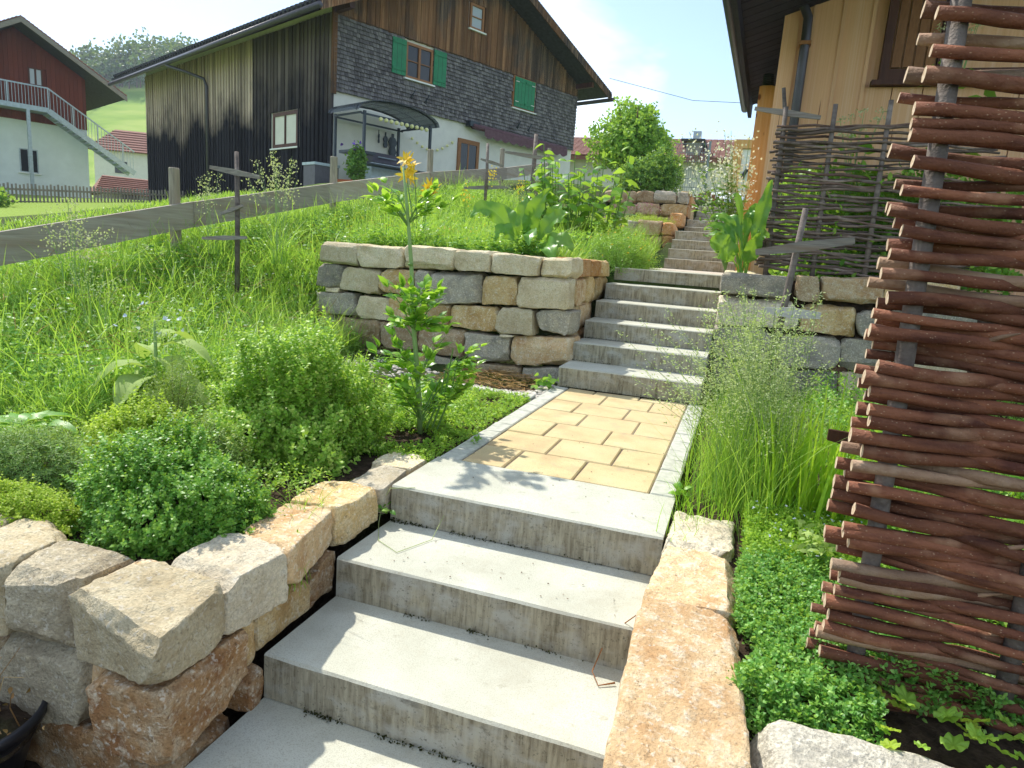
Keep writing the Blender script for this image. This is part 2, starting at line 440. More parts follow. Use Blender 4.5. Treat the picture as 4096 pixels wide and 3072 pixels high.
MT['green'] = m_plain('green_paint', (.015, .19, .085), .55, .15, 6.)
MT['win_wood'] = m_grain('window_wood', (.22, .09, .03), (.33, .15, .06), (.3, .13, .05), (8, 8, 2), 8., .5)
MT['white_paint'] = m_plain('white_paint', (.75, .75, .73), .5, .05)
m = Mat('glass'); MT['glass'] = m.out((.02, .024, .03), .05, None, .45)
m = Mat('glass_bright'); MT['glass_bright'] = m.out((.35, .38, .40), .06, None, .8)
MT['steel'] = m_plain('galvanised_steel', (.36, .42, .45), .45, .15, 12., .5, Metallic=.5)
MT['dark_metal'] = m_plain('dark_metal', (.025, .035, .045), .4, .2, 10., .5, Metallic=.4)
MT['pipe'] = m_plain('brown_grey_pipe', (.075, .07, .085), .4, .15, 10., .5, Metallic=.3)
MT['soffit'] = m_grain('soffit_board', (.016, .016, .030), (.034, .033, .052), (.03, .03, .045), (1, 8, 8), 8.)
MT['roof_dark'] = m_plain('dark_roof', (.05, .05, .06), .8, .3, 9.)
MT['roof_red'] = m_grain('red_tile', (.20, .085, .062), (.29, .145, .108), (.23, .10, .075), (1, 1, 1), 30., .85)
MT['awning'] = m_plain('awning_cloth', (.13, .07, .085), .9, .2)
MT['black_plastic'] = m_plain('black_plastic', (.012, .013, .017), .38, .2, 12., .5)
MT['corr_pipe'] = m_plain('corrugated_plastic', (.02, .03, .035), .4, .2, 12., .5)
MT['orange_pot'] = m_plain('terracotta', (.45, .12, .05), .8)
m = Mat('smoked_sheet'); m.t.links.new(m.n('MixShader', {0: .45, 1: m.n('BsdfPrincipled', {'Base Color': (.06, .07, .08, 1), 'Roughness': .25}).outputs[0], 2: m.n('BsdfTransparent', {'Color': (.75, .8, .8, 1)}).outputs[0]}).outputs[0], m.o.inputs['Surface']); MT['sheet'] = m.m
MT['bulb'] = m_plain('lampion', (.75, .72, .35), .6, .05)
MT['straw'] = m_leaf('straw', (.25, .13, .05), (.40, .24, .10), (.52, .38, .20), .1, .9, .1)
MT['pebble'] = m_plain('pebble', (.50, .46, .39), .8, .35, 20.)
MT['tarp'] = m_plain('tarpaulin', (.72, .77, .78), .6, .06)
MT['mesh_wire'] = m_plain('mesh_wire', (.20, .26, .26), .5, .1, 9., .5, Metallic=.5)
MT['purple'] = m_plain('violet_petal', (.16, .07, .42), .6)
# foliage
MT['oregano'] = m_leaf('oregano_leaf', (.12, .25, .045), (.26, .44, .10), (.48, .60, .24), .38, .42, .35)
MT['thyme'] = m_leaf('thyme_leaf', (.055, .165, .035), (.125, .30, .065), (.29, .46, .15), .32, .42, .4)
MT['lav'] = m_leaf('lavender_leaf', (.10, .19, .09), (.17, .29, .14), (.28, .39, .24), .25)
MT['lemon'] = m_leaf('lemon_thyme_leaf', (.17, .27, .04), (.32, .43, .08), (.48, .54, .16))
MT['rosemary'] = m_leaf('rosemary_leaf', (0.084, 0.164, 0.050), (0.145, 0.240, 0.075), (0.226, 0.317, 0.110), .2)
MT['sage'] = m_leaf('sage_leaf', (0.172, 0.266, 0.130), (0.280, 0.368, 0.180), (0.388, 0.458, 0.250), .25, .7)
MT['lovage'] = m_leaf('lovage_leaf', (.08, .22, .04), (.18, .38, .06), (.38, .56, .13), .42, .32, .45)
MT['big_leaf'] = m_leaf('broad_leaf', (.06, .18, .04), (.13, .29, .06), (.27, .43, .10), .38, .38)
MT['horse'] = m_leaf('horseradish_leaf', (.045, .14, .025), (.085, .22, .04), (.16, .33, .06), .25, .36, .45)
MT['grass'] = m_leaf('meadow_grass', (.09, .23, .05), (.195, .375, .085), (.43, .55, .22), .40, .45, .3)
MT['grass_dark'] = m_leaf('grass_dark', (0.102, 0.269, 0.020), (0.162, 0.389, 0.028), (0.314, 0.556, 0.048), .4, .5)
MT['weed'] = m_leaf('meadow_weed', (.06, .19, .045), (.14, .33, .08), (.35, .51, .19), .38, .42, .35)
MT['iris'] = m_leaf('iris_leaf', (.17, .34, .03), (.30, .48, .05), (.44, .60, .10), .45, .4)
MT['panicle'] = m_leaf('grass_panicle', (.36, .44, .18), (.50, .57, .27), (.66, .70, .44), .38, .6, .3)
MT['stemg'] = m_plain('green_stem', (.13, .24, .05), .6)
MT['stemy'] = m_plain('pale_green_stem', (.24, .36, .12), .6)
MT['twig'] = m_plain('twig', (.14, .09, .06), .9)
MT['carpet'] = m_leaf('thyme_carpet', (.06, .19, .055), (.15, .33, .11), (.33, .51, .23), .32, .42, .4)
MT['speedwell'] = m_leaf('speedwell_leaf', (.13, .27, .05), (.25, .41, .08), (.38, .52, .14))
MT['tree'] = m_leaf('tree_leaf', (.09, .20, .05), (.18, .34, .09), (.34, .49, .17), .38)
MT['tree_dark'] = m_leaf('shrub_leaf', (.05, .13, .05), (.10, .22, .08), (.22, .36, .15), .33)
MT['far_tree'] = m_leaf('far_tree_leaf', (0.034, 0.088, 0.028), (0.056, 0.130, 0.040), (0.090, 0.177, 0.056), .2)
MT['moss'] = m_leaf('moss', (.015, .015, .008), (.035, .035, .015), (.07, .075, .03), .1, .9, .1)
MT['yellow'] = m_leaf('yellow_petal', (.78, .42, .02), (.85, .56, .04), (.88, .66, .10), .35)
MT['white_fl'] = m_leaf('white_petal', (.70, .72, .62), (.8, .8, .75), (.82, .82, .80), .3)
MT['blue_fl'] = m_leaf('pale_blue_petal', (.45, .50, .75), (.6, .65, .85), (.75, .78, .9), .3)
MT['pink_fl'] = m_leaf('pink_petal', (.45, .10, .28), (.6, .2, .38), (.7, .4, .5), .3)
MT['cream_fl'] = m_leaf('cream_flower', (.45, .46, .24), (.58, .57, .33), (.68, .66, .44), .3, .8)

# ------------------------------------------------------------------ terrain
LX = A_([-400., -60, -30, -15, -8, -3.8, -2.5, -1.2, 0, 400])
LY = A_([-60., -.9, 0, 1, 2, 2.75, 3.5, 4.5, 6, 8, 11, 14, 20, 40, 120, 400])
LZ = A_([
    [0, 0, 0, .1, .2, .3, .4, .5, .6, .8, 1.2, 1.6, 2.0, 3, 6, 14],
    [0, 0, 0, .1, .2, .3, .4, .5, .6, .8, 1.2, 1.6, 2.0, 2.9, 6, 14],
    [-.2, -.2, -.1, 0, .1, .2, .25, .3, .4, .6, .9, 1.3, 1.9, 2.9, 6, 14],
    [-.4, -.3, -.2, -.1, .05, .2, .3, .4, .55, .75, .95, 1.3, 2.0, 3.0, 6, 14],
    [-.6, -.3, -.1, .1, .35, .5, .65, .85, 1.15, 1.55, 2.15, 2.65, 2.85, 3.1, 6, 14],
    [-.62, -.15, .05, .25, .5, .66, .84, 1.06, 1.36, 1.72, 2.22, 2.72, 2.9, 3.1, 6, 14],
    [-.62, -.12, -.04, 0, .04, .10, .45, .80, 1.12, 1.52, 2.1, 2.65, 2.95, 3.1, 6, 14],
    [-.62, -.08, -.06, -.04, -.03, -.02, .10, .80, 1.05, 1.40, 2.0, 2.55, 2.95, 3.1, 6, 14],
    [-.62, -.07, -.05, -.03, -.025, -.02, .02, .10, .9, .95, 1.8, 2.4, 2.95, 3.1, 6, 14],
    [-.62, -.07, -.05, -.03, -.025, -.02, .02, .10, .9, .95, 1.8, 2.4, 2.95, 3.1, 6, 14]])


def bil(x, y, tx, ty, tz):
    i = np.clip(np.searchsorted(tx, x) - 1, 0, len(tx) - 2); j = np.clip(np.searchsorted(ty, y) - 1, 0, len(ty) - 2)
    u = np.clip((x - tx[i]) / (tx[i + 1] - tx[i]), 0, 1); v = np.clip((y - ty[j]) / (ty[j + 1] - ty[j]), 0, 1)
    return (1 - u) * ((1 - v) * tz[i, j] + v * tz[i, j + 1]) + u * ((1 - v) * tz[i + 1, j] + v * tz[i + 1, j + 1])


UX = A_([-2.5, -1.2, -.05, 1.0, 6, 60])
UY = A_([2.7, 3.5, 4.5, 6, 8.2, 9.72, 9.87, 11.55, 11.7, 14, 20, 60])
UZ = A_([[.86, .86, .88, 1.12, 1.54, 1.8, 1.8, 2.15, 2.15, 2.6, 2.95, 3.5],
         [.87, .87, .89, 1.0, 1.25, 1.45, 1.62, 1.85, 2.28, 2.45, 2.95, 3.5],
         [.86, .86, .86, .88, .93, 1.2, 1.60, 1.72, 2.28, 2.35, 2.9, 3.5],
         [.9, .9, .9, .9, .95, 1.45, 1.45, 1.7, 1.75, 2.3, 2.9, 3.5],
         [.9, .9, .9, .9, .95, 1.45, 1.45, 1.7, 1.75, 2.3, 2.9, 3.5],
         [.9, .9, .9, .9, .95, 1.45, 1.45, 1.7, 1.75, 2.3, 2.9, 3.5]])
STAIRS = [(.0, -.55), (.44, -.05)]
YE0, TE, HE = 2.486, .3745, .1472
YF = [(8.21, 1.038), (8.58, 1.192), (8.96, 1.346), (9.33, 1.5), (10.85, 1.654), (11.22, 1.807), (12.93, 1.961), (13.31, 2.115), (13.68, 2.269)]


def H(x, y):
    x = np.asarray(x, float); y = np.asarray(y, float)
    z = bil(x, y, LX, LY, LZ)
    wy = 2.90 - .1235 * x
    up = (x > -2.36) & (x < -.13) & (y > wy)
    low = (x > -2.44) & (x < .02) & (y > 2.4) & ~up & (y < 14)
    z = np.where(low & (y < wy), np.minimum(z, -.02), z)
    z = np.where(low & (y >= wy) & (y < 4.4), np.minimum(z, .0), z)
    z = np.where(up, np.maximum(bil(x, y, UX, UY, UZ), np.where(y > 14, z, -9)), z)
    r = x >= 1.07
    zr = np.where((y > 3.55) & ((x > 1.25) | (y > 4.4)), bil(x, y, UX, UY, UZ), bil(np.zeros_like(x), np.minimum(y, 2.75), LX, LY, LZ))
    z = np.where(r, zr, z)
    st = (((x >= .02) & (x < 1.07)) | ((x > -.16) & (x < 1.3) & (y < .1)) | ((x >= -.13) & (x < .02) & (y > 3.0) & (y < 14))) & (y > -.95) & (y < 14)
    zs = np.interp(y, [-.95, -.8, -.79, .4, .45, 2.45, 2.5, 4.3, 4.36, 8.2, 8.25, 9.4, 10.8, 11.3, 12.9, 14], [-.7, -.7, -.7, -.30, -.12, -.12, -.12, .62, .84, .84, .84, 1.3, 1.35, 1.6, 1.65, 2.2])
    z = np.where(st, zs, z)
    z = np.where((y < -.93) & (x > -3) , np.minimum(z, -.62), z)
    return z + 0.012 * vnoise(np.stack([x * 3, y * 3, x * 0], -1), 3) * (~st)


def gline(*seg):
    return np.unique(np.concatenate([np.linspace(a, b, n) for a, b, n in seg]))


gx = gline((-1500, -300, 5), (-300, -60, 9), (-60, -12, 17), (-12, -6, 13), (-6, 3.5, 118), (3.5, 12, 12), (12, 60, 7), (60, 1500, 6))
gy = gline((-1500, -60, 5), (-60, -4, 9), (-4, 6, 132), (6, 15, 61), (15, 40, 20), (40, 120, 8), (120, 1500, 8))
GX, GY = np.meshgrid(gx, gy, indexing='ij')
GZ = H(GX, GY)
nx, ny = GX.shape
idx = np.arange(nx * ny).reshape(nx, ny)
gf = np.stack([idx[:-1, :-1], idx[1:, :-1], idx[1:, 1:], idx[:-1, 1:]], -1).reshape(-1, 4)
tag(link('ground', mesh('ground', np.stack([GX, GY, GZ], -1), gf, MT['ground'], True)), kind='structure')

# meadow hill behind the left houses
hx = np.linspace(-420, 60, 60); hy = np.linspace(60, 520, 50)
HX, HY = np.meshgrid(hx, hy, indexing='ij')
def hillz(x, y):
    e = (np.asarray(y) - 92 + .12 * (np.asarray(x) + 120)) / 75
    return np.clip(e, 0, 1.08) * 47 * np.clip(1 - (np.asarray(x) + 190) / 230, .0, 1.08) + 2 * vnoise(np.stack([np.asarray(x) * .02, np.asarray(y) * .02, np.asarray(x) * 0], -1), 5) + 1.2
HZ = hillz(HX, HY)
i2 = np.arange(HX.size).reshape(HX.shape)
hf = np.stack([i2[:-1, :-1], i2[1:, :-1], i2[1:, 1:], i2[:-1, 1:]], -1).reshape(-1, 4)
m = Mat('hill_meadow'); p = m.coord('World', (1, 1, 6))
c = m.ramp(m.noise(p, .035, 3, .5), (.35, (.12, .22, .035)), (.5, (.22, .33, .05)), (.65, (.34, .40, .10)))
MT['hill'] = m.out(c, 1., None, .1)
tag(link('hill', mesh('hill', np.stack([HX, HY, HZ], -1), hf, MT['hill'], True)), kind='structure')

# ------------------------------------------------------------------ steps and path
def block_step(parent, x0, x1, y0, y1, z0, z1, seed):
    """concrete block with a small chamfer along the front edge"""
    r = random.Random(seed); b = .007; t = r.uniform(-.002, .002)
    prof = [(y0, z0), (y0, z1 - b), (y0 + b, z1), (y1, z1 + t), (y1, z0)]
    xs = np.linspace(x0, x1, 9); v = []; f = []
    for i, x in enumerate(xs):
        for k, (y, z) in enumerate(prof):
            j = .0012 * r.uniform(-1, 1) if k in (1, 2) else 0
            v.append((x, y + j, z + j))
    n = len(prof)
    for i in range(len(xs) - 1):
        for k in range(n): f.append((i * n + k, (i + 1) * n + k, (i + 1) * n + (k + 1) % n, i * n + (k + 1) % n))
    f.append(tuple(range(n))); f.append(tuple((len(xs) - 1) * n + k for k in range(n - 1, -1, -1)))
    cx, cy, cz = (x0 + x1) / 2, (y0 + y1) / 2, (z0 + z1) / 2
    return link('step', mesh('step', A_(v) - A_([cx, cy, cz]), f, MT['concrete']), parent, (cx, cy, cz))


lo = thing('garden_steps', 'four broad concrete block steps in the foreground leading up to the paved path', 'steps', (.5, -1., -.45))
lo_off = A_([.5, -1., -.45])
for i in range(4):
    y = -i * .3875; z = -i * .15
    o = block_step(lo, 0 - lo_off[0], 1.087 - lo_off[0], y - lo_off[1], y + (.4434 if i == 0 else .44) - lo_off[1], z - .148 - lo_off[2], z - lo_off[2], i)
mi = thing('garden_steps', 'six concrete block steps between the two dry stone walls', 'steps', (.5, YE0, 0.))
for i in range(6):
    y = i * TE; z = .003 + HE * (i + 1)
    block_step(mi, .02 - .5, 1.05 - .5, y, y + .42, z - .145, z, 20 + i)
hi = thing('garden_steps', 'upper concrete steps climbing past the orange stone ends to the wire gate', 'steps', (.5, 8.21, .885))
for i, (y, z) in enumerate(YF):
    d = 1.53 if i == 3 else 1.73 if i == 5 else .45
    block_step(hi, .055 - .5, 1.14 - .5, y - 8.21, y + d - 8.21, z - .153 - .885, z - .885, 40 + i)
# landing between the flights
ld = MB().box(.02, 1.10, 4.36 + .42, 8.21, .80, .883).build('landing', MT['gravel']); tag(ld, kind='structure')

pa = MB().box(.004, 1.083, .445, 2.484, -.10, -.008).build('path', MT['sand']); tag(pa, kind='structure')
def slab(name, mat, parent, x0, x1, y0, y1, z0, z1, seed, ch=.006):
    r = random.Random(seed); t = [r.uniform(-.003, .003) for _ in range(4)]
    cx, cy = (x0 + x1) / 2, (y0 + y1) / 2
    mb = MB(); a = x0 - cx; b = x1 - cx; c_ = y0 - cy; d = y1 - cy
    v = [(a, c_, z0), (b, c_, z0), (b, d, z0), (a, d, z0), (a, c_, z1 - ch + t[0]), (b, c_, z1 - ch + t[1]), (b, d, z1 - ch + t[2]), (a, d, z1 - ch + t[3]),
         (a + ch, c_ + ch, z1 + t[0]), (b - ch, c_ + ch, z1 + t[1]), (b - ch, d - ch, z1 + t[2]), (a + ch, d - ch, z1 + t[3])]
    f = [(0, 3, 2, 1), (0, 1, 5, 4), (1, 2, 6, 5), (2, 3, 7, 6), (3, 0, 4, 7), (4, 5, 9, 8), (5, 6, 10, 9), (6, 7, 11, 10), (7, 4, 8, 11), (8, 9, 10, 11)]
    return link(name, mesh(name, v, f, mat), parent, (cx, cy, 0))
PR = .319; g = .0038
for r_ in range(7):
    y0 = .4434 + r_ * PR + g; y1 = min(.4434 + (r_ + 1) * PR - g, 2.48)
    xs = [.11, .317, .643, .977] if r_ % 2 == 0 else [.11, .427, .755, .977]
    for k in range(3):
        slab('paver', MT['paver'], pa, xs[k] + g, xs[k + 1] - g, y0, y1, -.06, 0.0, r_ * 10 + k)
for sx in (0, 1):
    y = .447; k = 0
    while y < 2.47:
        l = min(.188, 2.482 - y)
        slab('edging_stone', MT['edging'], pa, .004 if sx == 0 else .98, .107 if sx == 0 else 1.083, y + .002, y + l - .002, -.07, .003, 300 + k + sx * 50); y += .188; k += 1
ed = thing('edging_strip', 'thin pale concrete edging lying flat between the pebbles and the herb bed', 'edging', (-.31, 2.03, 0))
slab('strip', MT['edging'], ed, -.32, .29, -.045, .04, -.06, .006, 999)
ed.rotation_euler.z = -.06

# ------------------------------------------------------------------ dry stone walls
QA = [[[0.015,0.93],[0.411,0.929],[0.421,0.742],[0.0,0.748]],[[0.432,0.936],[0.882,0.923],[0.882,0.756],[0.428,0.742]],[[0.902,0.948],[1.42,0.948],[1.405,0.785],[0.911,0.758]],[[1.432,0.938],[1.749,0.951],[1.757,0.786],[1.418,0.786]],[[1.767,0.947],[2.185,0.931],[2.174,0.788],[1.771,0.787]],[[2.199,0.932],[2.44,0.95],[2.455,0.798],[2.194,0.789]],[[-0.046,0.736],[0.25,0.73],[0.209,0.541],[-0.048,0.524]],[[0.261,0.724],[0.67,0.723],[0.644,0.507],[0.218,0.525]],[[0.678,0.73],[1.002,0.741],[1.005,0.526],[0.66,0.55]],[[1.018,0.749],[1.159,0.75],[1.165,0.5],[1.023,0.52]],[[1.177,0.752],[1.655,0.778],[1.675,0.534],[1.19,0.488]],[[1.68,0.748],[2.006,0.774],[2.01,0.556],[1.689,0.524]],[[2.035,0.768],[2.445,0.784],[2.45,0.561],[2.02,0.537]],[[0.042,0.521],[0.209,0.531],[0.201,0.48],[0.052,0.482]],[[-0.05,0.465],[0.37,0.490],[0.41,0.3],[-0.047,0.285]],[[0.423,0.479],[0.774,0.484],[0.773,0.296],[0.42,0.272]],[[0.791,0.5],[1.185,0.475],[1.187,0.293],[0.791,0.27]],[[1.193,0.469],[1.381,0.481],[1.383,0.308],[1.198,0.301]],[[1.396,0.489],[1.836,0.513],[1.836,0.313],[1.399,0.31]],[[1.849,0.515],[2.157,0.529],[2.175,0.327],[1.847,0.302]],[[2.179,0.522],[2.47,0.545],[2.45,0.348],[2.185,0.366]],[[-0.065,0.243],[0.16,0.267],[0.157,0.038],[-0.042,0.014]],[[0.179,0.257],[0.679,0.279],[0.672,0.036],[0.176,0.026]],[[0.688,0.273],[1.083,0.275],[1.085,0.068],[0.689,0.046]],[[1.091,0.269],[1.532,0.285],[1.535,0.051],[1.093,0.069]],[[1.541,0.273],[1.969,0.277],[1.955,0.081],[1.548,0.046]],[[2.003,0.294],[2.465,0.330],[2.47,0.122],[1.979,0.058]],[[-0.051,-0.01],[0.251,0.005],[0.245,-0.129],[-0.039,-0.136]],[[0.26,-0.001],[0.532,0.004],[0.519,-0.121],[0.246,-0.143]],[[0.536,-0.003],[0.811,0.018],[0.799,-0.097],[0.537,-0.119]],[[0.828,0.021],[1.16,0.049],[1.151,-0.077],[0.825,-0.108]],[[1.177,0.045],[1.526,0.023],[1.583,-0.056],[1.176,-0.088]],[[1.599,0.033],[2.08,0.05],[2.08,-0.05],[1.601,-0.068]],[[2.093,0.054],[2.427,0.094],[2.439,-0.037],[2.109,-0.048]],[[1.887,0.302],[2.009,0.305],[2.004,0.286],[1.894,0.275]]]
CA = 'beige beige beige beige beige beige grey beige tan grey grey tan beige beige grey beige tan tan tan beige grey grey brown brown brown grey ochre grey brown beige tan grey brown grey beige'.split()
wa = thing('dry_stone_wall', 'tall retaining wall of hewn sandstone blocks left of the middle steps', 'stone wall', (-2.45, 3.04, 0), math.atan2(-.12252657, .99246523))
rr = random.Random(3)
for i, q in enumerate(QA):
    (a, za), (b, zb), (c_, zc), (d, zd) = q
    pr = rr.uniform(-.022, .012); dp = rr.uniform(.24, .34)
    corner = i in (5, 12, 20, 26)
    if corner: dp = {5: .26, 12: .14, 20: .30, 26: .32}[i]
    sd = .012
    rock('stone', [(d, pr, zd), (c_, pr, zc), (c_ - (0 if corner else sd), dp, zc), (d + sd, dp, zd), (a, pr + .012, za), (b, pr + .012, zb), (b - (0 if corner else sd), dp, zb), (a + sd, dp, za)],
         MT[CA[i]], wa, 12 if i < 34 else 4, .011 if i < 34 else .004, 26, i + 1, 6.5)
# flank along the middle steps
def flank(parent, x, rows, seed, cols, depth=.22, sgn=-1, n=10):
    r = random.Random(seed)
    for z0, z1, ys in rows:
        for k in range(len(ys) - 1):
            a, b = ys[k] + .006, ys[k + 1] - .006; j = r.uniform(-.02, .004)
            x0, x1 = (x - depth, x + j) if sgn < 0 else (x - j, x + depth)
            rock('stone', [(x0, a, z0), (x1, a, z0 + r.uniform(-.01, .01)), (x1, b, z0), (x0, b, z0), (x0, a, z1), (x1, a, z1 + r.uniform(-.012, .012)), (x1 - .01, b, z1), (x0, b, z1)],
                 MT[r.choice(cols)], parent, n, .010, 26, seed * 31 + k + int(z0 * 100), 7.)
fl = thing('dry_stone_wall', 'flank of narrow ochre stones running up beside the left edge of the middle steps', 'stone wall', (0, 0, 0))
flank(fl, -.015, [(.80, .94, [3.00, 3.50, 3.90, 4.28]), (.57, .79, [2.86, 3.02, 3.24, 3.46, 3.80]), (.57, .79, [3.80, 4.30]), (.36, .56, [3.04, 3.22, 3.7]), (.13, .35, [3.06, 3.3, 3.6])], 5, ['orange', 'tan', 'brown', 'ochre'])
# wall right of the middle steps
QB = [[[1.071,0.918],[1.566,0.921],[1.582,0.753],[1.07,0.759]],[[1.616,0.939],[1.792,0.939],[1.81,0.746],[1.626,0.751]],[[1.811,0.94],[2.237,0.96],[2.255,0.771],[1.83,0.772]],[[1.074,0.731],[1.665,0.732],[1.675,0.52],[1.073,0.511]],[[1.695,0.717],[2.075,0.731],[2.095,0.506],[1.704,0.509]],[[2.09,0.711],[2.315,0.718],[2.332,0.524],[2.112,0.522]],[[1.058,0.487],[1.507,0.484],[1.531,0.23],[1.063,0.25]],[[1.524,0.457],[2.002,0.482],[2.012,0.242],[1.548,0.202]],[[2.017,0.48],[2.348,0.504],[2.388,0.257],[2.032,0.243]],[[1.067,0.221],[1.518,0.198],[1.526,-0.037],[1.082,0.012]],[[1.533,0.185],[2.022,0.22],[2.044,-.014],[1.551,-0.03]],[[2.039,0.211],[2.429,0.233],[2.449,-.02],[2.068,-0.02]],[[2.25,.95],[2.75,.96],[2.75,.76],[2.27,.76]],[[2.33,.74],[2.9,.74],[2.9,.52],[2.35,.52]],[[2.4,.49],[2.9,.49],[2.9,-.02],[2.45,-.02]]]
CB = 'grey brown ochre white tan grey grey grey grey grey grey beige tan grey beige'.split()
wb = thing('dry_stone_wall', 'stone wall right of the middle steps below the wattle screen, behind the tall grass', 'stone wall', (0, 3.4, 0))
for i, q in enumerate(QB):
    (a, za), (b, zb), (c_, zc), (d, zd) = q; pr = rr.uniform(-.02, .012); dp = .3; k = .05
    f_ = lambda x: k * (x - 1.06)
    rock('stone', [(d, pr + f_(d), zd), (c_, pr + f_(c_), zc), (c_ - .01, dp, zc), (d, dp, zd), (a, pr + .012 + f_(a), za), (b, pr + .012 + f_(b), zb), (b - .01, dp, zb), (a, dp, za)], MT[CB[i]], wb, 11, .012, 26, i + 70, 6.)
flank(wb, 1.07, [(.76, .93, [.31, .8, 1.2]), (.52, .74, [.31, .7]), (.26, .5, [.31, .6])], 9, ['grey', 'tan', 'beige'], .25, 1)
# two upper terraces
wc = thing('dry_stone_wall', 'low stone wall with an orange end block half way up the upper steps', 'stone wall', (0, 9.6, 0))
for k, (a, b, z0, z1) in enumerate([(-1.2, -.62, 1.42, 1.64), (-.61, -.22, 1.42, 1.66), (-1.1, -.5, 1.2, 1.41), (-.49, -.2, 1.17, 1.41), (-1.8, -1.21, 1.4, 1.68)]):
    rock('stone', [(a, 0, z0), (b, 0, z0), (b, .35, z0), (a, .35, z0), (a, 0, z1), (b, 0, z1), (b, .35, z1), (a, .35, z1)], MT[['grey', 'brown', 'tan', 'tan', 'brown'][k]], wc, 9, .014, 26, 120 + k, 6.)
for k, (a, b, z0, z1) in enumerate([(-.21, -.02, 1.42, 1.64), (-.19, .03, 1.2, 1.41), (-.2, .03, 1.62, 1.86)]):
    yy = .9 if k == 2 else .02
    rock('stone', [(a, yy, z0), (b, yy, z0), (b, yy + .7, z0), (a, yy + .7, z0), (a, yy, z1), (b, yy, z1), (b, yy + .7, z1), (a, yy + .7, z1)], MT['orange'], wc, 9, .016, 20, 130 + k, 6.)
wd = thing('dry_stone_wall', 'highest stone wall at the foot of the hedge beside the uppermost steps', 'stone wall', (0, 11.4, 0))
for k, (a, b, z0, z1, mt) in enumerate([(-1.62, -1.0, 2.08, 2.30, 'brown'), (-.99, -.66, 2.1, 2.32, 'brown'), (-.64, -.22, 2.11, 2.34, 'grey'), (-.2, .0, 2.11, 2.33, 'grey'), (-.95, -.52, 1.86, 2.09, 'brown'), (-.5, .0, 1.86, 2.09, 'tan'), (-1.5, -.97, 1.86, 2.07, 'brown'), (-.25, .0, 1.66, 1.84, 'brown'), (-.9, -.27, 1.62, 1.84, 'tan')]):
    rock('stone', [(a, 0, z0), (b, 0, z0), (b, .32, z0), (a, .32, z0), (a, .01, z1), (b, .01, z1), (b, .32, z1), (a, .32, z1)], MT[mt], wd, 9, .014, 26, 140 + k, 6.)
flank(wd, .05, [(2.1, 2.30, [.33, .9, 1.5]), (1.86, 2.1, [.05, .7, 1.4]), (2.28, 2.36, [.1, .5])], 15, ['orange', 'tan', 'orange'], .2)

# near wall on the left, at the turn of the lower steps
wn = thing('dry_stone_wall', 'rough corner of big pale blocks in the left foreground edging the herb bed', 'stone wall', (-.2, -.9, -.3))
on = A_([-.2, -.9, -.3])
def near(c8, mt, seed, n=30, amp=.0085, k=26, freq=8., parent=None, off=None):
    return rock('stone', A_(c8) - (on if off is None else off), MT[mt], parent or wn, n, amp, k, seed, freq)
def prism(top, zb, dx=0, dy=0):
    """top = fl fr br bl at their heights, straight down to zb"""
    return [(x + dx, y + dy, zb[i] if hasattr(zb, '__len__') else zb) for i, (x, y, z) in enumerate(top)] + [tuple(t) for t in top]
near(prism([(-.352, -1.112, .0), (.003, -1.185, -.035), (-.012, -.930, .0), (-.285, -.895, .005)], [-.205, -.165, -.168, -.2]), 'beige', 201)
near(prism([(-.245, -.890, .002), (-.012, -.922, .0), (.012, -.676, .0), (-.232, -.640, .0)], [-.19, -.178, -.168, -.18]), 'white', 202)
near(prism([(-.205, -.632, -.005), (.010, -.668, .0), (-.055, -.343, .0), (-.236, -.350, .0)], [-.15, -.142, -.13, -.15]), 'ochre', 203)
near(prism([(-.25, -.335, .0), (-.035, -.312, .0), (-.030, -.045, .0), (-.282, -.077, .0)], [-.16, -.15, -.135, -.15]), 'tan', 204)
near(prism([(-.205, -.05, -.015), (-.02, -.03, -.01), (-.04, .205, .0), (-.19, .19, .0)], -.12), 'white', 205, 14)
near(prism([(-.23, .215, -.005), (-.03, .225, .0), (-.03, .42, .005), (-.22, .40, .0)], -.1), 'beige', 206, 14)
near(prism([(-.60, -1.135, -.01), (-.385, -1.075, .0), (-.395, -.865, .0), (-.63, -.89, .0)], -.215), 'greybeige', 207)
near(prism([(-.90, -1.05, -.01), (-.615, -1.13, .0), (-.64, -.885, .0), (-.86, -.79, .0)], -.22), 'beige', 208)
near(prism([(-.385, -.99, -.04), (-.32, -1.0, -.03), (-.30, -.86, -.02), (-.385, -.855, -.03)], -.2), 'ochre', 209, 8, .008)
near(prism([(-.245, -1.165, -.215), (.004, -1.15, -.19), (.0, -.85, -.185), (-.25, -.82, -.2)], [-.42, -.405, -.36, -.42]), 'rust', 210)
near(prism([(-.66, -1.11, -.24), (-.345, -1.10, -.225), (-.34, -.86, -.22), (-.66, -.86, -.22)], [-.48, -.44, -.44, -.45]), 'greybeige', 211)
near(prism([(-.338, -1.08, -.215), (-.262, -1.09, -.22), (-.262, -.9, -.2), (-.338, -.9, -.2)], -.36), 'ochre', 212, 10, .01)
near(prism([(-.7, -1.09, -.46), (-.02, -1.13, -.42), (-.02, -.86, -.40), (-.7, -.86, -.42)], -.68), 'rust', 213, 18, .014)
near(prism([(-.20, -.835, -.185), (-.03, -.835, -.18), (-.03, -.785, -.175), (-.2, -.785, -.17)], -.33), 'tan', 214, 8, .006)
near(prism([(-.20, -.775, -.18), (-.022, -.775, -.178), (-.02, -.50, -.165), (-.2, -.50, -.16)], -.315), 'tan', 215, 12, .01)
near(prism([(-.20, -.49, -.15), (-.022, -.49, -.15), (-.02, -.37, -.135), (-.2, -.37, -.13)], -.31), 'rust', 216, 10, .01)
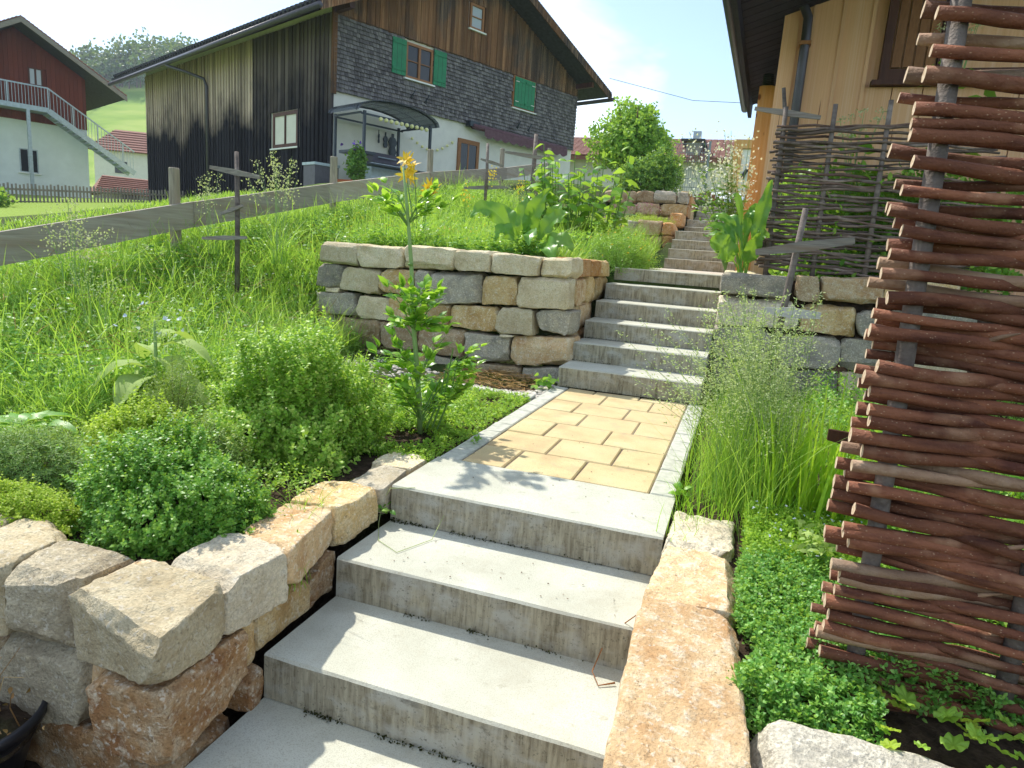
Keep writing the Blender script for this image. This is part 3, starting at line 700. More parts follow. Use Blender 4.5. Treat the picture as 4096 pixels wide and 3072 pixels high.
near(prism([(-1.25, -1.06, -.02), (-.91, -1.05, -.01), (-.89, -.80, .0), (-1.25, -.8, .0)], -.24), 'greybeige', 217)
near(prism([(-1.25, -1.06, -.25), (-.67, -1.1, -.25), (-.67, -.80, -.25), (-1.25, -.8, -.25)], -.66), 'brown', 218)
near(prism([(-.16, -.86, -.375), (.0, -.845, -.37), (.0, -.775, -.34), (-.16, -.775, -.34)], -.46), 'rust', 219, 8, .008)

wp = thing('stone_parapet', 'low parapet of sandy blocks along the right side of the foreground steps', 'stone wall', (1.22, -.5, -.3))
op = A_([1.22, -.5, -.3])
near(prism([(1.095, -.035, .0), (1.325, -.02, .0), (1.325, .355, -.012), (1.10, .345, -.008)], -.3), 'white', 230, 30, .010, 14, 9., wp, op)
near(prism([(1.080, -.452, .0), (1.343, -.442, .002), (1.328, -.040, .0), (1.108, -.060, .0)], -.34), 'ochre', 231, 34, .006, 30, 9., wp, op)
near(prism([(1.108, -1.17, -.005), (1.375, -1.12, -.0), (1.344, -.455, .002), (1.080, -.465, .0)], -.5), 'ochre', 232, 40, .006, 30, 9., wp, op)
near(prism([(1.12, -1.55, -.2), (1.38, -1.5, -.2), (1.37, -1.18, -.2), (1.12, -1.2, -.2)], -.62), 'tan', 233, 12, .008, 26, 6., wp, op)
near(prism([(1.39, -1.32, -.05), (2.25, -1.2, -.05), (2.1, -.86, -.02), (1.392, -.865, .0)], -.4), 'granite', 234, 36, .008, 20, 8., wp, op)

# ------------------------------------------------------------------ farmhouse
BOX1 = {}
def ubox(mat):
    """unit box shared by all pieces of one material, centred"""
    if mat.name not in BOX1: BOX1[mat.name] = mesh('piece', [(x, y, z) for z in (-.5, .5) for x, y in ((-.5, -.5), (.5, -.5), (.5, .5), (-.5, .5))], BOXF, mat)
    return BOX1[mat.name]
def piece(name, mat, parent, x0, x1, y0, y1, z0, z1, rot=None):
    return link(name, ubox(mat), parent, ((x0 + x1) / 2, (y0 + y1) / 2, (z0 + z1) / 2), rot, (x1 - x0, y1 - y0, z1 - z0))


# local frame: x along the gable (to the right), y into the house, z absolute height; corner at the origin
FA = math.atan2(.907057, .421008)
fh = thing('farmhouse', 'old alpine farmhouse of dark boards and shingles with green shutters', 'house', (-11.047, 15.967, 0), FA)
# in this frame +y points left along the long side wall (house interior is y > 0)
GW, LW = 11.35, 15.6
def roofz(s): return 10.43 - (.436 * (s - 5.65) if s > 5.65 else .486 * (5.65 - s))
wl = MB()
wl.add([(0.03, .03, 1.), (GW - .03, .03, 1.), (GW - .03, LW, 1.), (.03, LW, 1.), (.03, .03, roofz(0) - .05), (GW - .03, .03, roofz(GW) - .05), (GW - .03, LW, roofz(GW) - .05), (.03, LW, roofz(0) - .05), (5.65, .03, roofz(5.65) - .05), (5.65, LW, roofz(5.65) - .05)],
       [(0, 1, 5, 8, 4), (1, 2, 6, 5), (2, 3, 7, 9, 6), (3, 0, 4, 7), (4, 8, 9, 7), (8, 5, 6, 9)])
wl.build('wall', MT['plaster'], fh)
# gable boards above the shingles, each its own plank
bw_ = .157; s_ = 0.0; k = 0
while s_ < GW:
    x0, x1 = s_ + .004, min(s_ + bw_ - .004, GW); zt = min(roofz(x0), roofz(x1)) - .06
    zb = 7.40 + random.uniform(-.015, .015); pr = random.uniform(-.055, -.03)
    if zt > zb + .05:
        if x1 > 5.22 and x0 < 5.92:
            piece('board', MT['barn_gable'], fh, x0, x1, pr, .04, zb, 8.38)
            if zt > 9.3: piece('board', MT['barn_gable'], fh, x0, x1, pr, .04, 9.24, zt)
        else: piece('board', MT['barn_gable'], fh, x0, x1, pr, .04, zb, zt)
    s_ += bw_; k += 1
# shingles between the plaster and the boards
holes = [(2.58, 3.73, 6.16, 7.36), (7.56, 8.78, 6.25, 7.40)]
sh_small = MB(); nsh = 0; shm = {}
ex = .118
for r_ in range(19):
    z0 = 5.30 + r_ * ex - .01; s_ = -.01 - random.uniform(0, .1)
    while s_ < GW:
        wv = random.choice([.09, .11, .13]); x0, x1 = max(s_ + .004, 0), min(s_ + wv - .004, GW); s_ += wv
        if x1 - x0 < .02 or any(x1 > h[0] and x0 < h[1] and z0 + ex > h[2] and z0 < h[3] for h in holes): continue
        dz = random.uniform(-.008, .008); y_ = random.uniform(-.006, .004); zt = min(z0 + ex + .05, 7.42)
        vv = [(x0, -.075 + y_, z0 + dz), (x1, -.075 + y_, z0 + dz), (x1, -.02, z0 + dz), (x0, -.02, z0 + dz), (x0, -.018 + y_, zt), (x1, -.018 + y_, zt), (x1, .0, zt), (x0, .0, zt)]
        if x1 < 1.72 and nsh < 300:
            link('shingle', mesh('shingle', vv, BOXF, MT['shingle']), fh); nsh += 1
        else: sh_small.hexa(vv)
tag(sh_small.build('shingle', MT['shingle'], fh), kind='stuff')
# side wall planks: x = outside of the wall is negative x, planks run along y
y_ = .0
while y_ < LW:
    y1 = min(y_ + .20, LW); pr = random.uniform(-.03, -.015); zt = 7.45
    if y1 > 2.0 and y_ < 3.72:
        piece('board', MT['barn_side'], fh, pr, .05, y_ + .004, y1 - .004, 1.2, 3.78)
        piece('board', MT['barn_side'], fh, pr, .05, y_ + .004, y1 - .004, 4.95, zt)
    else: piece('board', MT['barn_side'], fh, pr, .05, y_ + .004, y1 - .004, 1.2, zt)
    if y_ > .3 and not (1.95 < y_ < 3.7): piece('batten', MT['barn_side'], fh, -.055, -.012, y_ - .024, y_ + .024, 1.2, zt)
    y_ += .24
piece('corner_board', MT['barn_gable'], fh, -.07, .09, -.075, -.005, 5.2, 7.6)
# roof: two slopes, verge boards, eave gutter
OV, GO = 1.0, 1.0
def rp(s, up=0.): return roofz(s) + up
rf = MB()
for a, b in ((-OV, 5.65), (5.65, GW + OV)):
    y0, y1 = -GO, LW + 1.2
    rf.hexa([(a, y0, rp(a)), (b, y0, rp(b)), (b, y1, rp(b)), (a, y1, rp(a)), (a, y0, rp(a) + .10), (b, y0, rp(b) + .10), (b, y1, rp(b) + .10), (a, y1, rp(a) + .10)])
ro = rf.build('roof', MT['roof_dark'], fh)
tl = MB()
for i in range(62):      # tile courses, seen on edge along both verges
    a = GW + OV - i * .117
    if a > 5.7: tl.hexa([(a - .13, -GO - .02, rp(a - .13) + .105), (a, -GO - .02, rp(a) + .125), (a, LW, rp(a) + .125), (a - .13, LW, rp(a - .13) + .105), (a - .13, -GO - .02, rp(a - .13) + .15), (a, -GO - .02, rp(a) + .175), (a, LW, rp(a) + .175), (a - .13, LW, rp(a - .13) + .15)])
for i in range(70):
    y = -GO + i * .25
    tl.tube([(-OV - .06, y, rp(-OV) + .12), (1.2, y, rp(1.2) + .12)], .07, 6)
tag(tl.build('tile', MT['roof_dark'], ro), kind='stuff')
for a, b in ((-OV - .02, 5.65), (5.65, GW + OV + .02)):
    MB().hexa([(a, -GO - .03, rp(a) - .16), (b, -GO - .03, rp(b) - .16), (b, -GO + .01, rp(b) - .16), (a, -GO + .01, rp(a) - .16), (a, -GO - .03, rp(a) + .11), (b, -GO - .03, rp(b) + .11), (b, -GO + .01, rp(b) + .11), (a, -GO + .01, rp(a) + .11)]).build('verge_board', MT['barn_gable'], ro)
for yy in (-.85,):
    for sx in (0.0, GW - .15):
        MB().box(sx, sx + .15, yy, .1, roofz(sx + .07) - .30, roofz(sx + .07) - .12).build('purlin', MT['dark_wood'], ro)
gu = MB().tube([(-OV - .09, -GO - .1, 7.13), (-OV - .09, LW + 1.2, 7.03)], .085, 10).build('gutter', MT['pipe'], ro, True)
MB().tube([(GW + OV + .08, -GO - .1, 7.42), (GW + OV + .08, LW + 1., 7.40)], .08, 8).build('gutter', MT['pipe'], ro, True)
MB().tube([(-OV - .09, 10.2, 7.06), (-OV - .05, 9.9, 6.95), (-.55, 9.2, 6.72), (-.2, 8.75, 6.55), (-.12, 8.7, 6.3), (-.12, 8.7, 1.2)], .06, 10).build('downpipe', MT['pipe'], fh, True)
# windows
def window(parent, s0, s1, z0, z1, fm, nx_, nz_, depth=.05, fw=.07, glass='glass', y=-.03, sill=True, along='x'):
    f_ = MB()
    def bx(mb, a, b, c_, d, e, g_):
        if along == 'x': mb.box(a, b, c_, d, e, g_)
        else: mb.box(c_, d, a, b, e, g_)
    bx(f_, s0, s0 + fw, y, y + depth, z0, z1); bx(f_, s1 - fw, s1, y, y + depth, z0, z1)
    bx(f_, s0 + fw, s1 - fw, y, y + depth, z1 - fw, z1); bx(f_, s0 + fw, s1 - fw, y, y + depth, z0, z0 + fw)
    wi = f_.build('window', fm, parent)
    for i in range(1, nx_):
        c_ = s0 + (s1 - s0) * i / nx_; mb = MB(); bx(mb, c_ - .04, c_ + .04, y - .005, y + depth - .01, z0 + fw, z1 - fw); mb.build('mullion', fm, wi)
    for i in range(1, nz_):
        c_ = z0 + (z1 - z0) * i / nz_
        for j in range(nx_):
            a = s0 + (s1 - s0) * j / nx_ + .045; b = s0 + (s1 - s0) * (j + 1) / nx_ - .045
            mb = MB(); bx(mb, a, b, y + .004, y + depth - .014, c_ - .014, c_ + .014); mb.build('glazing_bar', fm, wi)
    for j in range(nx_):
        a = s0 + (s1 - s0) * j / nx_ + .04; b = s0 + (s1 - s0) * (j + 1) / nx_ - .04
        mb = MB(); bx(mb, a, b, y + depth * .55, y + depth * .55 + .006, z0 + fw * .9, z1 - fw * .9); mb.build('pane', MT[glass], wi)
    if sill:
        mb = MB(); bx(mb, s0 - .08, s1 + .08, y - .07 if y < 0.5 else y, y + .04, z0 - .05, z0 - .004); mb.build('sill', MT['white_paint'], wi)
    return wi
window(fh, 2.60, 3.71, 6.22, 7.30, MT['win_wood'], 2, 2, .08, .08, 'glass', -.05)
window(fh, 5.25, 5.90, 8.40, 9.22, MT['win_wood'], 1, 2, .08, .08, 'glass_bright', -.05)
def shutter(x0, x1, z0, z1, y=-.075):
    sh = MB().box(x0, x1, y - .015, y + .015, z0, z1).build('shutter', MT['green'], fh)
    for k in range(1, 3):
        a = x0 + (x1 - x0) * k / 3
        MB().box(a - .004, a + .004, y - .018, y - .0152, z0 + .02, z1 - .02).build('groove', MT['dark_metal'], sh)
    for z in (z0 + .12, z1 - .16):
        MB().box(x0 + .02, x1 - .02, y - .034, y - .0152, z, z + .07).build('ledge', MT['green'], sh)
    return sh
shutter(2.05, 2.59, 6.25, 7.31); shutter(3.73, 4.26, 6.25, 7.33)
w2 = MB().box(7.56, 8.78, -.055, .02, 6.28, 7.40).build('window', MT['win_wood'], fh)
s1_ = shutter(7.62, 8.165, 6.33, 7.37); s2_ = shutter(8.175, 8.72, 6.33, 7.37)
MB().box(7.5, 8.84, -.13, -.03, 6.235, 6.275).build('sill', MT['white_paint'], w2)
for z in (6.5, 7.2):
    for x in (7.64, 8.52): MB().box(x, x + .18, -.115, -.105, z, z + .02).build('hinge', MT['white_paint'], w2)
# side window (recess)
wi = window(fh, 2.02, 3.70, 3.80, 4.93, MT['dark_wood'], 2, 1, .06, .12, 'glass', .0, True, 'y')
for x, z in ((2.89, 5.75), (3.48, 5.72), (7.93, 5.7), (8.55, 5.7)):
    MB().tube([(x - .08, -.06, z - .12), (x, -.12, z), (x + .1, -.1, z + .16)], .018, 6).tube([(x, -.06, z - .14), (x, -.1, z + .02)], .018, 6).build('hook', MT['dark_metal'], fh)
# door
dr = MB().box(5.03, 5.16, -.03, .06, 2.75, 4.77).box(5.92, 6.05, -.03, .06, 2.75, 4.77).box(5.16, 5.92, -.03, .06, 4.62, 4.77).box(5.16, 5.92, -.02, .05, 2.75, 3.4).build('door', MT['win_wood'], fh)
MB().box(5.16, 5.92, -.005, .005, 3.4, 4.62).build('pane', MT['glass'], dr)
MB().box(5.5, 5.56, -.015, .03, 3.4, 4.62).build('mullion', MT['win_wood'], dr)
# awning, rolled in with a scalloped valance
aw = MB().tube([(5.45, -.25, 5.22), (10.6, -.25, 5.22)], .10, 10).build('awning', MT['awning'], fh, True)
va = MB(); n_ = 120; a0 = 5.95; a1 = 10.6
for i in range(n_):
    x0 = a0 + (a1 - a0) * i / n_; x1 = a0 + (a1 - a0) * (i + 1) / n_
    z = lambda x: 4.98 - .09 * abs(math.sin((x - a0) * math.pi / .42))
    va.hexa([(x0, -.37, z(x0)), (x1, -.37, z(x1)), (x1, -.36, z(x1)), (x0, -.36, z(x0)), (x0, -.37, 5.2), (x1, -.37, 5.2), (x1, -.36, 5.2), (x0, -.36, 5.2)])
va.build('valance', MT['awning'], aw)
MB().box(5.3, 5.75, -.3, -.05, 5.2, 5.38).build('bracket', MT['dark_metal'], aw)
# paper lampions hung on the wall
ch = thing('lampion_chain', 'sagging chain of small pale lampions on the white farmhouse wall', 'string lights', (-11.047, 15.967, 0), FA)
for i in range(9):
    t = i / 8; x = 2.95 + 1.75 * t; z = 4.5 - .32 * math.sin(math.pi * t) + .15 * t
    v, f = cube_grid(3); vv = v / np.linalg.norm(v, axis=1)[:, None] * .05
    link('lampion', mesh('lampion', vv, f, MT['bulb'], True), ch, (x, -.08, z - .1))
for k, (x, z0, z1, wv) in enumerate([(1.66, 4.05, 4.45, .03), (1.92, 3.95, 4.42, .09), (2.2, 3.72, 4.42, .17)]):
    o = thing('barbecue_tool', ['thin dark skewer hanging on the white wall under the metal canopy', 'small dark grill tool hanging on the white wall between two others', 'wide dark oven glove shape hanging on the white wall above the grill'][k], 'tool', (-11.047, 15.967, 0), FA)
    MB().box(x - wv * .25, x + wv * .25, -.06, -.03, z1 - .12, z1).build('handle', MT['dark_metal'], o)
    b = MB(); zz = np.linspace(z0, z1 - .12, 5); ww = [.5, .9, .55, 1., .5]
    for i in range(4): b.hexa([(x - wv * ww[i], -.07, zz[i]), (x + wv * ww[i], -.07, zz[i]), (x + wv * ww[i], -.03, zz[i]), (x - wv * ww[i], -.03, zz[i]), (x - wv * ww[i + 1], -.07, zz[i + 1]), (x + wv * ww[i + 1], -.07, zz[i + 1]), (x + wv * ww[i + 1], -.03, zz[i + 1]), (x - wv * ww[i + 1], -.03, zz[i + 1])])
    b.build('blade', MT['dark_metal'], o)

# metal barbecue canopy in front of the plaster wall
gz = thing('metal_canopy', 'dark metal barbecue canopy with curved roof against the white farmhouse wall', 'canopy', (-11.047, 15.967, 0), FA)
for x, y in ((-.06, -.3), (2.24, -.3), (.01, -1.7), (2.40, -1.7)): MB().box(x - .035, x + .035, y - .035, y + .035, 2.6, 4.58).build('post', MT['dark_metal'], gz)
an = 12; th = np.linspace(0, math.pi, an + 1)
def arch(y, t): return (1.18 - 1.45 * math.cos(t), y, 4.56 + .40 * math.sin(t))
rfm = MB()
for i in range(an):
    for ya, yb in ((-.22, -.95), (-.97, -1.85)):
        p = [arch(ya, th[i]), arch(yb, th[i]), arch(yb, th[i + 1]), arch(ya, th[i + 1])]
        rfm.hexa([*p, *[(a, b, c_ + .025) for a, b, c_ in p]])
rfm.build('roof', MT['sheet'], gz)
for y in (-.3, -1.7):
    MB().tube([arch(y, t) for t in th], .03, 6).build('arch_rail', MT['dark_metal'], gz)
    MB().bar((-.1, y, 4.5), (2.4, y, 4.5), .04, .05).build('beam', MT['dark_metal'], gz)
for x in (-.1, 2.35): MB().bar((x, -.3, 4.52), (x, -1.7, 4.52), .04, .05).build('beam', MT['dark_metal'], gz)
MB().box(-.1, 2.45, -1.72, -1.2, 3.16, 3.2).build('shelf', MT['dark_metal'], gz)
MB().box(-.3, .4, -1.72, -.9, 3.42, 3.5).build('side_shelf', MT['dark_metal'], gz)
lc = thing('string_lights', 'row of round yellow lampions hanging along the metal canopy', 'string lights', (-11.047, 15.967, 0), FA)
for i in range(10):
    t = i / 9; v, f = cube_grid(3); vv = v / np.linalg.norm(v, axis=1)[:, None] * .062
    link('lampion', mesh('lampion', vv, f, MT['bulb'], True), lc, (.55 + 1.68 * t, -1.72, 4.44 - .0 * t))
bq = thing('barbecue', 'closed stainless barbecue grill under the metal canopy', 'barbecue', (-11.047, 15.967, 0), FA)
MB().box(.7, 1.85, -1.1, -.5, 2.75, 3.3).build('cabinet', MT['steel'], bq)
MB().hexa([(.75, -1.1, 3.32), (1.8, -1.1, 3.32), (1.8, -.5, 3.32), (.75, -.5, 3.32), (.85, -.95, 3.62), (1.7, -.95, 3.62), (1.7, -.5, 3.62), (.85, -.5, 3.62)]).build('hood', MT['pipe'], bq)
MB().tube([(.95, -1.08, 3.48), (1.6, -1.08, 3.48)], .02, 6).build('handle', MT['steel'], bq)
bn = thing('garden_box', 'grey plastic garden storage box beside the dark farmhouse corner', 'box', (-11.047, 15.967, 0), FA)
MB().box(-1.55, -.82, -1.75, -1.15, 2.2, 2.90).build('body', MT['pipe'], bn); MB().box(-1.58, -.79, -1.78, -1.12, 2.90, 2.97).build('lid', MT['steel'], bn)

# ------------------------------------------------------------------ white and red house on the left
LH = thing('house', 'white plastered house with red boarded gable and outside metal stair on the left', 'house', (-31.97, 25.154, 0), FA)
S = 1.458
def hz(z): return .96 + (z - .96) * S
cz_ = hz(4.14); apx = -1.77 * S - .3; apz = hz(7.05)
base = hz(1.6); xw = -11.0
MB().box(xw, 0, .0, 9, base, cz_).build('wall', MT['plaster_cool'], LH)
bd = MB(); 
def hroof(x): return apz - .60 * abs(x - apx)
x = xw + .02; 
while x < -.001:
    x1 = min(x + .19, 0); zt = min(hroof(x), hroof(x1)) - .1
    if not (x1 > -1.66 * S and x < -1.26 * S):
        if zt > cz_ + .1: piece('board', MT['red_wood'], LH, x + .004, x1 - .004, -.05 - random.uniform(0, .012), .1, cz_ - .02, zt)
    else:
        piece('board', MT['red_wood'], LH, x + .004, x1 - .004, -.055, .1, cz_ - .02, hz(5.3)); piece('board', MT['red_wood'], LH, x + .004, x1 - .004, -.055, .1, hz(5.86), zt)
    x += .19
MB().add([(xw, .05, cz_), (0, .05, cz_), (0, .05, hroof(0) - .05), (apx, .05, apz - .05), (xw, .05, hroof(xw)), (xw, 9, cz_), (0, 9, cz_), (0, 9, hroof(0) - .05), (apx, 9, apz - .05), (xw, 9, hroof(xw))], [(0, 1, 2, 3, 4), (1, 6, 7, 2), (9, 8, 7, 6, 5), (0, 4, 9, 5)]).build('gable_wall', MT['red_wood'], LH)
r_ = MB()
for a, b in ((apx - 7, apx), (apx, 1.45)):
    r_.hexa([(a, -1.5, hroof(a)), (b, -1.5, hroof(b)), (b, 10, hroof(b)), (a, 10, hroof(a)), (a, -1.5, hroof(a) + .16), (b, -1.5, hroof(b) + .16), (b, 10, hroof(b) + .16), (a, 10, hroof(a) + .16)])
rl = r_.build('roof', MT['roof_dark'], LH)
for a, b in ((apx - 7, apx), (apx, 1.47)):
    MB().hexa([(a, -1.6, hroof(a) - .1), (b, -1.6, hroof(b) - .1), (b, -1.53, hroof(b) - .1), (a, -1.53, hroof(a) - .1), (a, -1.6, hroof(a) + .13), (b, -1.6, hroof(b) + .13), (b, -1.53, hroof(b) + .13), (a, -1.53, hroof(a) + .13)]).build('verge_board', MT['grey_wood'], rl)
tl = MB()
for i in range(60):
    a = 1.47 - i * .16
    if a > apx - 6: 
        b = a - .17
        tl.hexa([(b, -1.55, hroof(b) + .165), (a, -1.55, hroof(a) + .165), (a, 10, hroof(a) + .165), (b, 10, hroof(b) + .165), (b, -1.55, hroof(b) + .19), (a, -1.55, hroof(a) + .23), (a, 10, hroof(a) + .23), (b, 10, hroof(b) + .19)])
tag(tl.build('tile', MT['roof_red'], rl), kind='stuff')
window(LH, -1.66 * S, -1.26 * S, hz(5.30), hz(5.86), MT['dark_wood'], 2, 1, .06, .06, 'glass_bright', -.06, False)
window(LH, -2.05 * S, -1.52 * S, hz(2.44), hz(3.22), MT['steel'], 2, 1, .05, .05, 'glass', -.03, True)
# outside stair
es = thing('outdoor_stair', 'galvanised steel outside stair with railing on the white and red house', 'staircase', (-31.97, 25.154, 0), FA)
dz_ = hz(4.40); xd = -1.32 * S
MB().box(xw, xd, -1.25, -.1, dz_, dz_ + .22).build('landing', MT['steel'], es)
xe_, ze_ = 1.25 * S, hz(2.78)
for y in (-1.25, -.35):
    MB().bar((xd, y, dz_ + .08), (xe_, y, ze_), .06, .26).build('stringer', MT['steel'], es)
for i in range(15):
    t = (i + .5) / 15; x = xd + (xe_ - xd) * t; z = dz_ + (ze_ - dz_) * t
    MB().box(x - .16, x + .16, -1.22, -.38, z, z + .05).build('tread', MT['steel'], es)
for (x, z) in [(-2.43 * S, dz_), (xd, dz_)]: MB().bar((x, -1.25, z), (x, -1.25, z + 1.12), .05, .05, (1, 0, 0)).build('post', MT['steel'], es)
for t in (.27, .55, .85): 
    x = xd + (xe_ - xd) * t; z = dz_ + (ze_ - dz_) * t; MB().bar((x, -1.25, z), (x, -1.25, z + 1.1), .05, .05, (1, 0, 0)).build('post', MT['steel'], es)
MB().bar((xw, -1.25, dz_ + 1.12), (xd, -1.25, dz_ + 1.12), .06, .06).build('handrail', MT['steel'], es)
MB().bar((xd, -1.25, dz_ + 1.12), (xe_, -1.25, ze_ + 1.1), .06, .06).build('handrail', MT['steel'], es)
for i in range(22):
    x = xd - .13 * (i + 1); MB().bar((x, -1.25, dz_ + .2), (x, -1.25, dz_ + 1.1), .02, .02, (1, 0, 0)).build('baluster', MT['steel'], es)
for i in range(26):
    t = (i + .5) / 26; x = xd + (xe_ - xd) * t; z = dz_ + (ze_ - dz_) * t; MB().bar((x, -1.25, z + .1), (x, -1.25, z + 1.1), .018, .018, (1, 0, 0)).build('baluster', MT['steel'], es)
MB().box(-1.9 * S - .07, -1.9 * S + .07, -1.3, -1.16, base, dz_).build('column', MT['steel'], es)

# small distant houses between the two big ones
def cottage(x, y, z, wd_, dp, hh, rh, rz, label, ov=.5):
    t = thing('distant_house', label, 'house', (x, y, 0), rz)
    MB().box(-wd_ / 2, wd_ / 2, 0, dp, -1, z + hh).build('wall', MT['plaster'], t)
    a, b = -wd_ / 2 - ov, wd_ / 2 + ov; zz = z + hh - .25
    rr_ = MB().add([(a, -ov, zz), (b, -ov, zz), (b, dp + ov, zz), (a, dp + ov, zz), (a + wd_ * .12, dp / 2, zz + rh), (b - wd_ * .12, dp / 2, zz + rh)], [(0, 1, 5, 4), (2, 3, 4, 5), (1, 2, 5), (3, 0, 4), (3, 2, 1, 0)]).build('roof', MT['roof_red'], t)
    tt = MB()
    for i in range(9):
        u = i / 9; y0 = -ov - .02 + (dp / 2 + ov) * u; z0 = zz + rh * u
        tt.box(a + wd_ * .12 * u, b - wd_ * .12 * u, y0, y0 + .12, z0 + .02, z0 + .07)
    tag(tt.build('tile', MT['roof_red'], rr_), kind='stuff')
    for k in (-.25, .22): MB().box(wd_ * k - .5, wd_ * k + .5, -.05, .02, z + hh * .35, z + hh * .35 + 1.0).build('window', MT['glass'], t)
    return t
cottage(-50.2, 46.0, 4.2, 8.5, 8, 3.2, 2.3, .55, 'distant house with hipped red roof just left of the dark farmhouse')
cottage(-37.2, 34.6, 1.2, 6.5, 6, 1.9, 1.3, .95, 'small low house with red roof below the outside metal stair')

# picket fence and hedge in front of the white house
pf = thing('picket_fence', 'old brown picket fence on the lawn in front of the white house', 'fence', (-24.1, 14.0, 0))
pa_, pb_ = A_([0, 0, 1.25]), A_([2.9, 6.8, 1.75])
for i in range(64):
    t = i / 63; p = pa_ + (pb_ - pa_) * t
    piece('picket', MT['grey_wood'], pf, p[0] - .035, p[0] + .035, p[1] - .012, p[1] + .012, p[2] - .1, p[2] + .74 + random.uniform(-.03, .03))
for z in (.12, .55): MB().bar(pa_ + A_([0, .03, z]), pb_ + A_([0, .03, z]), .03, .07).build('rail', MT['grey_wood'], pf)

# plank fence along the left garden edge
rfn = thing('plank_fence', 'weathered grey plank fence rail along the left edge of the garden', 'fence', (-3.8, 1.0, .8))
ofn = A_([-3.8, 1.0, .8])
RN = [(0.2, .655), (2.9, 1.21), (5.1, 1.625), (7.9, 2.13), (11.5, 2.685), (15.2, 3.33)]
for i in range(len(RN) - 1):
    (ya, za), (yb, zb) = RN[i], RN[i + 1]; hgt = .235
    j = .012 * (i % 2)
    MB().hexa([A_(p) - ofn for p in [(-3.8 + j, ya, za - hgt), (-3.768 + j, ya, za - hgt), (-3.768 + j, yb, zb - hgt), (-3.8 + j, yb, zb - hgt), (-3.8 + j, ya, za), (-3.768 + j, ya, za), (-3.768 + j, yb, zb), (-3.8 + j, yb, zb)]]).build('rail', MT['rail'], rfn)
for y, zt, zb in ((2.76, 1.50, .5), (5.32, 1.98, 1.2), (8.05, 2.5, 1.6), (11.4, 3.05, 2.1), (14.8, 3.6, 2.5)):
    MB().tube([A_([-3.845, y, zb]) - ofn, A_([-3.85, y, zt - .01]) - ofn, A_([-3.85, y, zt]) - ofn], [.05, .048, .04], 10).build('post', MT['post_wood'], rfn, False)

# wooden stake markers with cross planks
def marker(label, base, top, planks, r=.02, gw='grey_wood', bark='stake'):
    b = A_(base, float); t = thing('garden_marker', label, 'garden ornament', b, 0, 'wooden garden markers')
    MB().tube([A_([0, 0, -.3]), (A_(top) - b) * .5 + A_([.008, 0, 0]), A_(top) - b], [r * 1.1, r, r * .85], 8).build('stake', MT[bark], t, True)
    for a, c_, wv in planks:
        a = A_(a) - b; c_ = A_(c_) - b; d = (c_ - a); m_ = (a + c_) / 2; yv = -r - .012
        up = A_([-d[2], 0, d[0]]); up = up / np.linalg.norm(up); d1 = d * .5
        pts = [a + up * wv * .28, a - up * wv * .28, m_ - up * wv * .5, c_ - up * wv * .3, c_ + up * wv * .3, m_ + up * wv * .5]
        v = [p + A_([0, yv - .009, 0]) for p in pts] + [p + A_([0, yv + .009, 0]) for p in pts]
        if len(planks) == 2 and wv == .075 and a[2] < .5: gw = 'pale_wood'
        MB().add(v, [(0, 1, 2, 3, 4, 5), (11, 10, 9, 8, 7, 6)] + [(i, i + 6, (i + 1) % 6 + 6, (i + 1) % 6) for i in range(6)]).build('plank', MT[gw], t)
    return t
marker('stake with two crossed planks standing in the meadow in front of the dark barn wall', (-2.87, 2.44, .75), (-2.96, 2.549, 1.625), [((-3.132, 2.463, 1.48), (-2.728, 2.584, 1.425), .05), ((-3.026, 2.46, 1.1), (-2.831, 2.50, 1.181), .035), ((-3.166, 2.40, .888), (-2.76, 2.46, .92), .04)])
marker('leaning stake with a cross plank at the left end of the far wattle screen', (1.40, 3.85, 2.0), (1.338, 3.85, 2.416), [((1.136, 3.85, 2.252), (1.645, 3.85, 2.184), .05)], .017)
marker('grey stake with two planks leaning in the tall grass before the right stone wall', (1.49, 2.9, .35), (1.578, 2.9, 1.403), [((1.288, 2.9, 1.082), (1.913, 2.9, 1.203), .075), ((1.398, 2.84, .684), (1.77, 2.84, .68), .075)], .024)
marker('thin stake with a short plank before the brown house door', (-2.574, 7.35, 1.7), (-2.624, 7.456, 2.514), [((-2.705, 7.45, 2.284), (-2.346, 7.45, 2.195), .05), ((-2.95, 7.45, 1.86), (-2.2, 7.45, 1.90), .06)], .025)
marker('tall stake with a long brown plank before the awning of the farmhouse', (-1.947, 7.605, 1.7), (-1.962, 7.705, 2.70), [((-2.409, 7.69, 2.428), (-1.645, 7.69, 2.33), .06), ((-2.04, 7.62, 1.88), (-1.66, 7.62, 2.0), .05)], .035)
dk = thing('wooden_plank', 'dark pointed plank end sticking out behind the near wattle fence', 'plank', (1.6, .3, .4))
MB().hexa([(0, 0, -.028), (.35, 0, -.085), (.35, .02, -.085), (0, .02, -.028), (.0, 0, .012), (.35, 0, .0), (.35, .02, 0), (0, .02, .012)]).build('board', MT['dark_wood'], dk)

